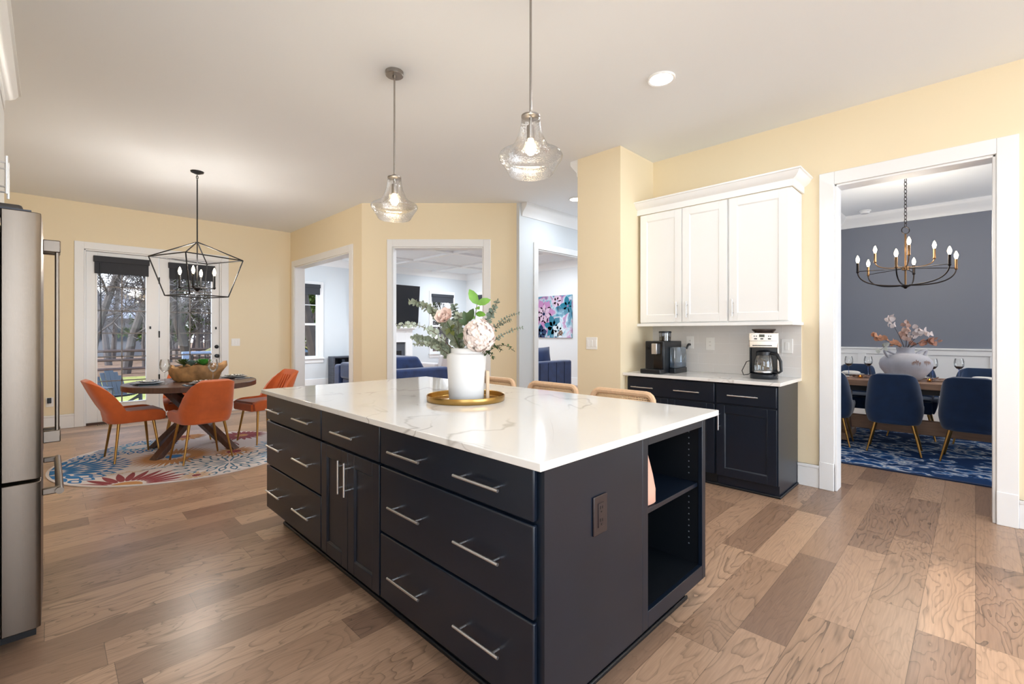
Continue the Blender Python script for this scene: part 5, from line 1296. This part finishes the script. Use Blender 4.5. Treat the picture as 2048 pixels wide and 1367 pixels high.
m = MB(); m.box(5.60, 5.64, -1.49, 1.47, .001, .010); m.box(8.12, 8.16, -1.49, 1.47, .001, .010); m.box(5.64, 8.12, -1.49, -1.45, .001, .010); m.box(5.64, 8.12, 1.43, 1.47, .001, .010); m.ob('border', M('rug_navy_border', (26, 44, 78), .95), r)
DZT = .76
DT_ = E('dining_table', (7.08, .42, .01), 'rectangular brown wood dining table in the slate walled room', 'table')
m = MB(); m.box(6.63, 7.53, -.9, 1.45, .69, DZT); m.ob('tabletop', DTABLE, DT_, bevel=.006)
m = MB(); m.box(6.8, 7.36, -.6, 1.2, .62, .69); m.ob('apron', M('dark_table_metal', (40, 36, 34), .5), DT_)
for y in (-.55, 1.15):
    m = MB(); m.box(6.78, 7.38, y - .06, y + .06, .0115, .10); m.box(6.98, 7.18, y - .05, y + .05, .10, .62); m.ob('trestle', DTABLE, DT_, bevel=.006)
m = MB(); m.box(7.04, 7.12, -.49, 1.09, .14, .30); m.ob('stretcher', DTABLE, DT_, bevel=.006)
dc = make_chair('dining_chair', 'navy velvet dining chair at the table, cut by the right edge of the doorway', 'navy chairs at the dining table', NAVEL, NAVEL, GOLDLEG, .245, .24, .24, .32, .50, .855, .10, .12, channels=0, splay=.05)
ZR = .0115
move(dc, (6.53, .02, ZR), R(-90 - 3))
DG = 'navy chairs at the dining table'
dup(dc, (6.55, .63, ZR), R(-90 + 3), 'navy velvet dining chair with its whole back towards the doorway, the middle one')
dup(dc, (6.56, 1.24, ZR), R(-90 + 4), 'navy velvet dining chair cut by the left edge of the doorway')
dup(dc, (7.63, -.04, ZR), R(90), 'navy velvet dining chair across the table on the right of the urn')
dup(dc, (7.63, .56, ZR), R(90), 'navy velvet dining chair across the table mostly behind the urn')
dup(dc, (7.63, 1.16, ZR), R(90), 'navy velvet dining chair across the table on the left of the urn')
ZD = DZT + .0005
# urn with dried branches
UX, UY = 7.0, .572
URN = M('whitewashed_stoneware', (186, 184, 190), .8, var=(7, .18), bump=(30, .3))
r = E('urn', (UX, UY, ZD), 'whitewashed stoneware urn with two handles on the dining table', 'urn')
m = MB(); m.lathe([(0, 0), (.12, 0), (.14, .01), (.185, .06), (.232, .13), (.243, .18), (.232, .23), (.19, .275), (.13, .3), (.085, .31), (.078, .33), (.082, .355), (.086, .375), (.076, .375), (.068, .34), (.07, .31), (0, .30)], (UX, UY, ZD), 56); bd = m.ob('body', URN, r, smooth=60)
for s_ in (-1, 1):
    m = MB(); c0 = Vector((UX, UY, ZD)); m.tube([c0 + rgt * s_ * (.125 + .085 * sin(pi * t)) + UP * (.30 + .065 * sin(pi * min(1, t * 1.0)) - .055 * t) + rgt * s_ * .06 * t for t in [i / 10 for i in range(11)]], .014, 10); m.ob('handle', URN, r)
m = MB()
for q in (-.075, .045):
    for k in range(9):
        a0 = (q + (k - 4) * .0095) / .243; z0 = .238 + random.uniform(-.016, .006) - .004 * abs(k - 4); z1 = z0 - .018 - random.uniform(.0, .07) * (1 - abs(k - 4) / 5)
        def sp(a, z):
            rr = .2345 if z > .2 else .244
            rr = .243 - 2.2 * (z - .18) ** 2 + .0015; d_ = (rgt * sin(a) - fwd * cos(a)); return Vector((UX, UY, ZD + z)) + d_ * rr
        m.add([sp(a0 - .018, z0), sp(a0 + .018, z0), sp(a0 + .005, z1), sp(a0 - .005, z1)], [(0, 1, 2, 3)])
m.ob('rust_stain', M('rust_stain', (150, 112, 92), .85), r)
UC = Vector((UX, UY, 0)); KU = 5.354 / 927
def up_(px, py, dd=0):
    sc = (5.354 + dd) / 5.354; return UC + rgt * ((px - 1811) * KU * sc) + fwd * dd + UP * (1.30 - (py - 665.5) * KU * sc)
def branch(tip, mid, mat, label, n=9, L=.062, st=.45, w=.62):
    pts = stem_curve(UC + UP * (ZD + .33), mid, tip, 14)
    r = E('dried_branch', tuple(pts[0]), label, 'flower stem'); m = MB(); m.tube(pts, [.004 - .0025 * i / 13 for i in range(14)], 6); m.ob('stem', M('dark_twig', (62, 52, 50), .8), r)
    m = MB()
    n = int(n * 1.7); L *= 1.08
    for i in range(n):
        t = st + (1 - st) * i / (n - 1); f = t * 13; j = min(int(f), 12); p = pts[j].lerp(pts[j + 1], f - j)
        d = Vector((random.uniform(-1, 1), random.uniform(-1, 1), random.uniform(-.5, .9))).normalized()
        Lk = L * random.uniform(.8, 1.15); c = p + d * Lk * .55; t1 = (-fwd + Vector((random.uniform(-.8, .8), random.uniform(-.8, .8), random.uniform(-.7, .7)))).normalized()
        a = t1.orthogonal().normalized(); b_ = t1.cross(a)
        vs = [c] + [c + (a * cos(2 * pi * k / 10) + b_ * sin(2 * pi * k / 10) * .85) * Lk * w * .75 + t1 * .006 * sin(4 * pi * k / 10) for k in range(10)]
        m.add(vs, [(0, 1 + k, 1 + (k + 1) % 10) for k in range(10)])
    m.ob('leaves', mat, r, smooth=80)
branch(up_(1776, 634), up_(1800, 668), DRIEDP, 'pale dried branch reaching highest on the left of the urn', 7, st=.75)
branch(up_(1815, 645, .03), up_(1815, 672), DRIED, 'dried pink branch standing upright in the middle of the urn', 10, st=.35)
branch(up_(1829, 654, -.05), up_(1824, 676), DRIEDP, 'pale dried branch upright on the right of the middle one', 8, st=.5)
branch(up_(1745, 673), up_(1790, 682), M('amber_leaf', (196, 140, 108), .7), 'amber dried branch stretching out left level with the wall rail', 9, st=.35)
branch(up_(1752, 700, -.06), up_(1776, 676, -.05), M('grey_dried_leaf', (176, 176, 166), .7), 'grey-green dried branch drooping left over the urn handle', 4, L=.055, st=.75)
branch(up_(1862, 668, .04), up_(1840, 656), DRIEDP, 'thin dark twig with pale leaves arching right', 5, st=.75)
branch(up_(1875, 690, .0), up_(1836, 676), M('rust_leaf', (176, 122, 100), .7), 'rust coloured dried branch low on the right of the urn', 10, st=.35)
branch(up_(1884, 680, .05), up_(1850, 672), M('brown_dried_leaf', (146, 112, 100), .75), 'brown wispy dried branch furthest right of the urn', 7, L=.04, st=.6)
BLUEG = thin_glass('blue_glass_stem', (.35, .55, .92), .7, .2)
WINE = M('red_wine', (44, 14, 22), .05)
for x, y, lb in ((7.2, 1.14, 'wine glass with a blue stem furthest left on the dining table'), (7.38, .966, 'wine glass with a blue stem just left of the urn'), (7.24, .35, 'wine glass with a blue stem just right of the urn'), (7.46, .135, 'wine glass with a blue stem furthest right on the dining table')):
    wine_glass(x, y, ZD, .243, lb, 'blue stemmed wine glasses on the dining table', WINE, BLUEG, bowl=.046)
def dset(x, y, where):
    m = MB(); m.lathe([(0, 0), (.09, 0), (.14, .014), (.144, .018), (.135, .018), (.09, .006), (0, .006)], (x, y, ZD), 40); tag(m.ob('dinner_plate', PORC), 'white dinner plate ' + where, 'plate')
    cushion((x, y, ZD + .012), .2, .11, .045, Matrix.Rotation(R(90 * (1 if x < 7 else -1)), 4, 'Z') @ RX(90) @ Matrix.Translation((0, .02, -.055)), LINEN, 'napkin', 'folded white napkin on the plate ' + where, 'napkin')
for y, w in ((1.22, 'left'), (.62, 'middle'), (.0, 'right')):
    dset(6.84, y, 'at the near %s place of the dining table' % w)
for y, w in ((1.14, 'left'), (.52, 'middle'), (-.06, 'right')):
    dset(7.34, y, 'at the far %s place of the dining table' % w)
for y, lb in ((.98, 'left of the urn'), (.36, 'right of the urn')):
    r = E('tealight', (6.9, y, ZD), 'small amber glass tealight on the dining table ' + lb, 'candle')
    m = MB(); m.lathe([(0, 0), (.022, 0), (.026, .03), (.024, .03), (.02, .004), (0, .004)], (6.9, y, ZD), 20); m.ob('cup', thin_glass('amber_glass', (.95, .66, .25), .6, .2), r)
    m = MB(); m.lathe([(0, .004), (.019, .004), (.019, .016), (0, .016)], (6.9, y, ZD), 16); m.ob('wax', LINEN, r)
    m = MB(); m.lathe([(0, .017), (.004, .021), (0, .034)], (6.9, y, ZD), 8); m.ob('flame', glow('candle_flame', (255, 190, 90), 12), r)
r = E('leaf_garland', (7.0, .3, ZD), 'dried leaf garland lying on the dining table beside the urn', 'garland'); m = MB()
for i in range(60):
    y = random.choice((random.uniform(.1, .36), random.uniform(.84, 1.05))); m.leaf((random.uniform(6.86, 7.1), y, ZD + .008 + random.uniform(0, .02)), (random.uniform(-1, 1), random.uniform(-1, 1), .12), UP, .06, .014, cup=.05)
m.ob('leaves', M('dried_garland_leaf', (128, 100, 92), .8), r)
m = MB(); m.tube([(7.0, .1, ZD + .004), (6.97, .36, ZD + .004)], .003, 6); m.tube([(7.0, .84, ZD + .004), (6.97, 1.05, ZD + .004)], .003, 6); m.ob('stem', TWIG, r)
# chandelier
CX, CY = 7.0, .572; CC = Vector((CX, CY, 0))
DARKB = M('aged_bronze', (44, 38, 36), .35, .8); ABR = M('antique_brass', (140, 108, 76), .3, .9)
CH = E('chandelier', (CX, CY, 1.81), 'nine-light black and brass chandelier over the dining table', 'chandelier')
m = MB(); m.lathe([(0, 1.81), (.01, 1.812), (.02, 1.825), (.05, 1.84), (.05, 1.85), (0, 1.86)], (CX, CY, 0), 24); m.ob('bottom_hub', DARKB, CH)
m = MB(); m.tube([(CX, CY, 1.85), (CX, CY, 2.44)], .0095, 10); m.lathe([(0, 2.02), (.035, 2.025), (.035, 2.065), (0, 2.07)], (CX, CY, 0), 20); m.ob('stem', ABR, CH)
m = MB(); m.tube([CC + UP * (2.485 + .04 * sin(2 * pi * k / 20)) + rgt * .045 * cos(2 * pi * k / 20) for k in range(20)], .005, 6, closed=True); m.ob('ring', DARKB, CH)
m = MB(); z = 2.525; k = 0
while z < 3.08:
    ax = (rgt if k % 2 else fwd)
    m.tube([CC + UP * (z + .021 + .027 * sin(2 * pi * q / 12)) + ax * .0135 * cos(2 * pi * q / 12) for q in range(12)], .0035, 5, closed=True); z += .043; k += 1
m.ob('chain', DARKB, CH)
m = MB(); m.lathe([(0, 3.08), (.02, 3.085), (.06, 3.105), (.065, H), (0, H)], (CX, CY, 0), 24); m.ob('canopy', DARKB, CH)
for k in range(6):
    a = R(10 + 60 * k); d = rgt * sin(a) - fwd * cos(a); e = CC + d * .462
    m = MB(); m.tube(stem_curve(CC + d * .045 + UP * 1.85, CC + d * .44 + UP * 1.84, e + UP * 2.01, 14), .007, 8); m.tube([CC + d * .03 + UP * 2.045, e + UP * 2.03], .004, 6); m.ob('arm', DARKB, CH)
    candle(e, CH, 2.02, .11, .013, ABR if k % 2 else DARKB, bs=1.15)
for k in range(3):
    a = R(85 + 120 * k); d = rgt * sin(a) - fwd * cos(a); e = CC + d * .31
    m = MB(); m.tube(stem_curve(CC + d * .03 + UP * 2.06, CC + d * .29 + UP * 2.06, e + UP * 2.15, 12), .006, 8); m.ob('arm', ABR, CH)
    candle(e, CH, 2.16, .11, .013, ABR, bs=1.15)
lamp('chandelier_lamp', 'POINT', (CX, CY, 2.3), 38, (1, .90, .76), .25)
r = E('smoke_detector', (8.62, 1.17, H - .04), 'white round smoke detector on the dining room ceiling', 'smoke detector')
m = MB(); m.lathe([(0, -.045), (.05, -.045), (.06, -.02), (.075, -.012), (.075, 0), (0, 0)], (8.6, 1.165, H), 28); m.ob('body', WHITE, r)

# ================================================================== OUTSIDE
ZG = -.6
def lawn_mat():
    m, n, l, b = new_mat('winter_lawn')
    tc = n.new('ShaderNodeTexCoord'); nz = n.new('ShaderNodeTexNoise'); nz.inputs['Scale'].default_value = .35; nz.inputs['Detail'].default_value = 8; l.new(tc.outputs['Object'], nz.inputs[0])
    n2 = n.new('ShaderNodeTexNoise'); n2.inputs['Scale'].default_value = 9; n2.inputs['Detail'].default_value = 6; l.new(tc.outputs['Object'], n2.inputs[0])
    ad = n.new('ShaderNodeMath'); ad.operation = 'ADD'; l.new(nz.outputs[0], ad.inputs[0]); l.new(n2.outputs[0], ad.inputs[1])
    rp = n.new('ShaderNodeValToRGB'); cr = rp.color_ramp; cr.elements[0].position = .75; cr.elements[0].color = lin((96, 112, 52)) + (1,); cr.elements[1].position = 1.2; cr.elements[1].color = lin((168, 160, 96)) + (1,)
    l.new(ad.outputs[0], rp.inputs[0]); l.new(rp.outputs[0], b.inputs['Base Color']); b.inputs['Roughness'].default_value = 1; b.inputs['Specular IOR Level'].default_value = 0
    return m
m = MB(); m.box(-30, 60, YB + .14, 26, ZG - .2, ZG); m.ob('lawn', lawn_mat(), kind='structure')
LITTER = M('leaf_litter', (140, 112, 92), 1, var=(3, .35), spec=0)
m = MB(); m.box(-60, 90, 26, 110, ZG - .2, ZG + .001); m.ob('ground', LITTER, kind='structure')
m = MB(); m.box(-1.5, 3.1, YB + .15, 12.3, ZG, ZG + .42); m.ob('terrace', M('terrace_stone', (120, 116, 112), .9, var=(6, .15)), kind='structure')
m = MB(); m.box(-2.5, 4.2, 12.4, 16.6, ZG, ZG + .012); m.ob('mulch_ground', M('mulch', (126, 110, 98), 1, var=(14, .4)), kind='structure')
# adirondack chair
GREYP = M('charcoal_painted_wood', (62, 64, 68), .6)
r = E('adirondack_chair', (1.2, 15.4, ZG + .012), 'charcoal adirondack chair on the yard outside the left french door', 'chair')
AM = Matrix.Translation((1.28, 15.2, ZG + .013)) @ RZ(200)
def am(m, nm): return m.xf(AM).ob(nm, GREYP, r, bevel=.004)
m = MB()
for k in range(6):
    x = (k - 2.5) * .095; h = .93 - .012 * (k - 2.5) ** 2 * 2
    m.add([(x - .042, -.25, .26), (x + .042, -.25, .26), (x + .048, -.55, h), (x - .048, -.55, h), (x - .042, -.27, .25), (x + .042, -.27, .25), (x + .048, -.575, h), (x - .048, -.575, h)], [(0, 1, 2, 3), (4, 7, 6, 5), (0, 4, 5, 1), (1, 5, 6, 2), (2, 6, 7, 3), (3, 7, 4, 0)])
am(m, 'back_slats')
m = MB()
for k in range(5): m.box(-.27, .27, -.22 + k * .105, -.13 + k * .105, .27 + k * .02, .29 + k * .02)
am(m, 'seat')
for s_ in (-1, 1):
    m = MB(); m.box(s_ * .36 - .065, s_ * .36 + .065, -.42, .36, .55, .572); am(m, 'armrest')
    m = MB(); m.box(s_ * .31 - .015, s_ * .31 + .015, .2, .32, 0, .549); am(m, 'leg')
    m = MB(); m.add([(s_ * .29 - .012, -.62, 0), (s_ * .29 + .012, -.62, 0), (s_ * .29 + .012, -.5, 0), (s_ * .29 - .012, -.5, 0), (s_ * .29 - .012, .3, .26), (s_ * .29 + .012, .3, .26), (s_ * .29 + .012, .3, .37), (s_ * .29 - .012, .3, .37)], [(0, 1, 2, 3), (4, 7, 6, 5), (0, 4, 5, 1), (1, 5, 6, 2), (2, 6, 7, 3), (3, 7, 4, 0)]); am(m, 'leg')
m = MB(); m.box(-.36, .36, -.45, -.415, .5, .549); am(m, 'back_rail')
# terrace railing, right
RB = M('blue_grey_paint', (120, 134, 160), .5)
r = E('terrace_railing', (2.4, 11.6, ZG + .42), 'blue grey terrace railing outside the right french door', 'railing')
m = MB(); m.box(1.95, 3.9, 11.55, 11.67, .86, .91); m.ob('top_rail', RB, r, bevel=.01)
m = MB(); m.box(1.95, 3.9, 11.58, 11.64, .12, .17); m.ob('bottom_rail', RB, r)
for x in (1.96, 2.9): m = MB(); m.box(x, x + .13, 11.54, 11.67, ZG + .42 if x < 3.1 else ZG, .86); m.ob('post', RB, r)
m = MB()
for k in range(16): m.box(2.13 + k * .11, 2.15 + k * .11, 11.6, 11.62, .17, .86)
m.ob('balusters', BLACK, r)
# shed with mossy roof
r = E('garden_shed', (6.7, 23.5, ZG), 'small slate blue shed with a mossy yellow roof in the yard', 'shed')
m = MB(); m.box(5.6, 8.7, 23, 25.5, ZG, .5); m.ob('walls', M('shed_blue', (96, 112, 136), .8), r)
m = MB(); m.add([(5.30, 22.7, .38), (9.00, 22.7, .38), (9.00, 25.8, .38), (5.30, 25.8, .38), (7.15, 22.7, 1.35), (7.15, 25.8, 1.35)], [(0, 4, 5, 3), (1, 2, 5, 4), (0, 1, 4), (2, 3, 5), (0, 3, 2, 1)]); m.ob('roof', [M('shed_gable', (100, 118, 146), .8)], r)
m = MB(); m.add([(5.25, 22.6, .40), (7.15, 22.6, 1.40), (7.15, 25.9, 1.40), (5.25, 25.9, .40), (5.25, 22.6, .47), (7.15, 22.6, 1.5), (7.15, 25.9, 1.5), (5.25, 25.9, .47)], [(0, 3, 2, 1), (4, 5, 6, 7), (0, 1, 5, 4), (1, 2, 6, 5), (2, 3, 7, 6), (3, 0, 4, 7)]); m.add([(9.05, 22.6, .40), (7.15, 22.6, 1.40), (7.15, 25.9, 1.40), (9.05, 25.9, .40), (9.05, 22.6, .47), (7.15, 22.6, 1.5), (7.15, 25.9, 1.5), (9.05, 25.9, .47)], [(0, 1, 2, 3), (4, 7, 6, 5), (0, 4, 5, 1), (1, 5, 6, 2), (2, 6, 7, 3), (3, 7, 4, 0)]); m.ob('mossy_roofing', M('moss_yellow', (140, 132, 84), .9), r)
# split rail fence
FW = M('weathered_rail', (96, 78, 72), .9, var=(3, .25))
r = E('rail_fence', (4, 27, ZG), 'weathered three-rail fence between the lawn and the woods', 'fence')
for k in range(13):
    x = -9 + k * 2.6; m = MB(); m.box(x - .07, x + .07, 26.93, 27.07, ZG, ZG + 1.3); m.ob('post', FW, r)
for z in (.3, .7, 1.1): m = MB(); m.tube([(-9 + k * 2.6, 27 + (.03 if k % 2 else -.03), ZG + z) for k in range(13)], .06, 6); m.ob('rail', FW, r)
# house far behind
r = E('neighbor_house', (3, 52, ZG), 'grey house with a pale roof far behind the woods', 'house')
m = MB(); m.box(1.4, 7, 50, 56, ZG, 2.5); m.ob('walls', M('grey_siding', (120, 118, 118), .9), r)
m = MB(); m.add([(1.0, 49.5, 2.5), (7.4, 49.5, 2.5), (7.4, 56.5, 2.5), (1.0, 56.5, 2.5), (1.0, 53, 4.6), (7.4, 53, 4.6)], [(0, 1, 5, 4), (2, 3, 4, 5), (0, 4, 3), (1, 2, 5), (0, 3, 2, 1)]); m.ob('roof', M('pale_shingle', (150, 145, 146), .9), r)
for k in range(3): m = MB(); m.box(2 + k * 1.7, 3 + k * 1.7, 49.95, 50, .6, 1.7); m.ob('window', M('dark_pane', (50, 58, 66), .2), r)
# trees
BARKS = [M('grey_bark', (92, 84, 80), .95, var=(3, .3)), M('brown_bark', (62, 52, 47), .95, var=(3, .3))]
def tree(seed, hgt, r0, bark, needles=None, spread=.36, nbs=(13, 11, 8)):
    rnd = random.Random(seed); root = E('bare_tree', (0, 0, 0), 't', 'tree'); m0 = MB(); m1 = MB(); m2 = MB()
    def grow(p, d, L, r_, lv):
        pts = [p]; dd = Vector(d); q = Vector(p); ns = (7, 4, 3, 2)[lv]
        for i in range(ns):
            dd = (dd + Vector((rnd.gauss(0, .08 + .07 * lv), rnd.gauss(0, .08 + .07 * lv), rnd.gauss(.02, .06)))).normalized(); q = q + dd * L / ns; pts.append(q.copy())
        (m0 if lv == 0 else m1).tube(pts, [max(.011, r_ * (1 - .75 * i / ns)) for i in range(ns + 1)], (8, 5, 3, 3)[lv], caps=False)
        if lv < 3:
            nb = nbs[lv]
            for k in range(nb):
                t = (.14 if lv == 0 else .2) + (.86 if lv == 0 else .8) * (k + rnd.random() * .8) / nb; t = min(t, 1); f = t * ns; j = min(int(f), ns - 1); bp_ = pts[j].lerp(pts[j + 1], f - j)
                ax = (pts[j + 1] - pts[j]).normalized(); o = ax.orthogonal().normalized(); o.rotate(Matrix.Rotation(rnd.uniform(0, 2 * pi), 3, ax))
                nd = (ax * rnd.uniform(.3, .8) + o * rnd.uniform(.6, 1) + Vector((0, 0, .1))).normalized()
                grow(bp_, nd, (hgt * spread * (1.1 - .6 * t) if lv == 0 else L * rnd.uniform(.4, .6)) * rnd.uniform(.75, 1.1), (.055 if lv == 0 else r_ * .45) * (1 if lv else r0 / .2), lv + 1)
        if needles and lv >= 2:
            for k in range(6):
                f = rnd.random() * ns; j = min(int(f), ns - 1); c = pts[j].lerp(pts[j + 1], f - j)
                for _ in range(2): m2.leaf(c, (rnd.uniform(-1, 1), rnd.uniform(-1, 1), rnd.uniform(-.6, .8)), (0, 0, 1), .34, .07, cup=.1)
    grow(Vector((0, 0, 0)), Vector((rnd.gauss(0, .03), rnd.gauss(0, .03), 1)), hgt, r0, 0)
    m0.ob('trunk', bark, root); m1.ob('branches', bark, root, flat=True)
    if needles: m2.ob('foliage', needles, root, flat=True)
    return root
PINEG = M('pine_green', (98, 116, 64), .9, var=(6, .3), spec=.1)
GRP1 = 'bare trees seen through the french doors'; LB1 = 'bare winter tree in the woods behind the rail fence, seen through the french doors'
GRP2 = 'bare trees seen through the family room windows'; LB2 = 'bare winter tree in the woods, seen through the family room windows'
ta = tree(3, 12, .2, BARKS[0]); tb = tree(8, 13, .3, BARKS[1]); tcx = tree(21, 9, .12, BARKS[0]); te = tree(5, 8, .17, BARKS[1], PINEG, .3, (13, 7, 4))
te.name = 'evergreen_tree'
protos = [ta, tb, tcx]
used = set()
def plant(k, x, y, rz, s_, label, group=None):
    p = protos[k] if isinstance(k, int) else k
    if p not in used:
        used.add(p); p.location = (x, y, ZG); p.rotation_euler = (0, 0, rz); p.scale = (s_, s_, s_); p['label'] = label
        if group: p['group'] = group
        return p
    o = dup(p, (x, y, ZG), rz, label, group, (s_, s_, s_))
    if not group and 'group' in o: del o['group']
    return o
rnd = random.Random(5)
for i, (x, y) in enumerate(((1.35, 30), (3.6, 31), (5.9, 30.5), (2.5, 36), (5.6, 37), (7.9, 38), (3.2, 43), (7.2, 45), (10, 45))):
    plant((0, 2, 2)[i % 3], x, y, rnd.uniform(0, 6.28), rnd.uniform(.8, 1.05), LB1, GRP1)
plant(1, 4.55, 25.0, 2, .75, 'thick dark tree trunk standing on the lawn outside the right french door')
plant(0, 2.55, 28, 4, .95, 'grey tree forking behind the fence in the middle of the left french door')
plant(te, 4.6, 31.5, 1, .62, 'green pine low behind the fence at the left of the right french door')
plant(te, 4.9, 39, 3, .62, 'green shrubby pine behind the fence at the right of the left french door')
for i in range(8):
    y = 20 + 26 * (i / 8); t = (i * .618) % 1
    x = y * (.375 + .055 * t) if i % 2 == 0 else y * (.68 + .1 * t)
    plant(i % 3, x, y, rnd.uniform(0, 6.28), rnd.uniform(.7, 1.0), LB2, GRP2)
plant(1, 7.05, 17.0, 1.2, .8, 'thick grey tree trunk close outside the family room window by the bookcase')
plant(te, 9.6, 23, 1.9, 1.1, 'tall pine outside the family room window by the bookcase')
plant(te, 11.2, 28, .4, 1.2, 'further pine outside the family room window by the bookcase')
plant(te, 20.5, 30, 2.4, 1.1, 'pine outside the family room window beside the television')
# the woods' edge far behind, past counting
m = MB(); rnd = random.Random(11)
for k in range(480):
    y = rnd.uniform(50, 72); x = y * rnd.uniform(-.08, 1.0); h = rnd.uniform(2.0, 5.5)
    if -2 < x < 11 and y < 61: y += 12
    p = Vector((x, y, ZG)); m.tube([p, p + Vector((rnd.gauss(0, .3), 0, h))], [.13, .03], 4, caps=False)
    for q in range(16):
        b0 = p + UP * h * rnd.uniform(.3, 1); m.tube([b0, b0 + Vector((rnd.gauss(0, 1.1), rnd.gauss(0, .5), rnd.uniform(.2, 1.6)))], [.04, .015], 3, caps=False)
tag(m.ob('treeline', M('far_bark', (92, 82, 80), 1, spec=0), flat=True), 'hazy line of bare trees at the far edge of the woods', 'trees', None, 'stuff')
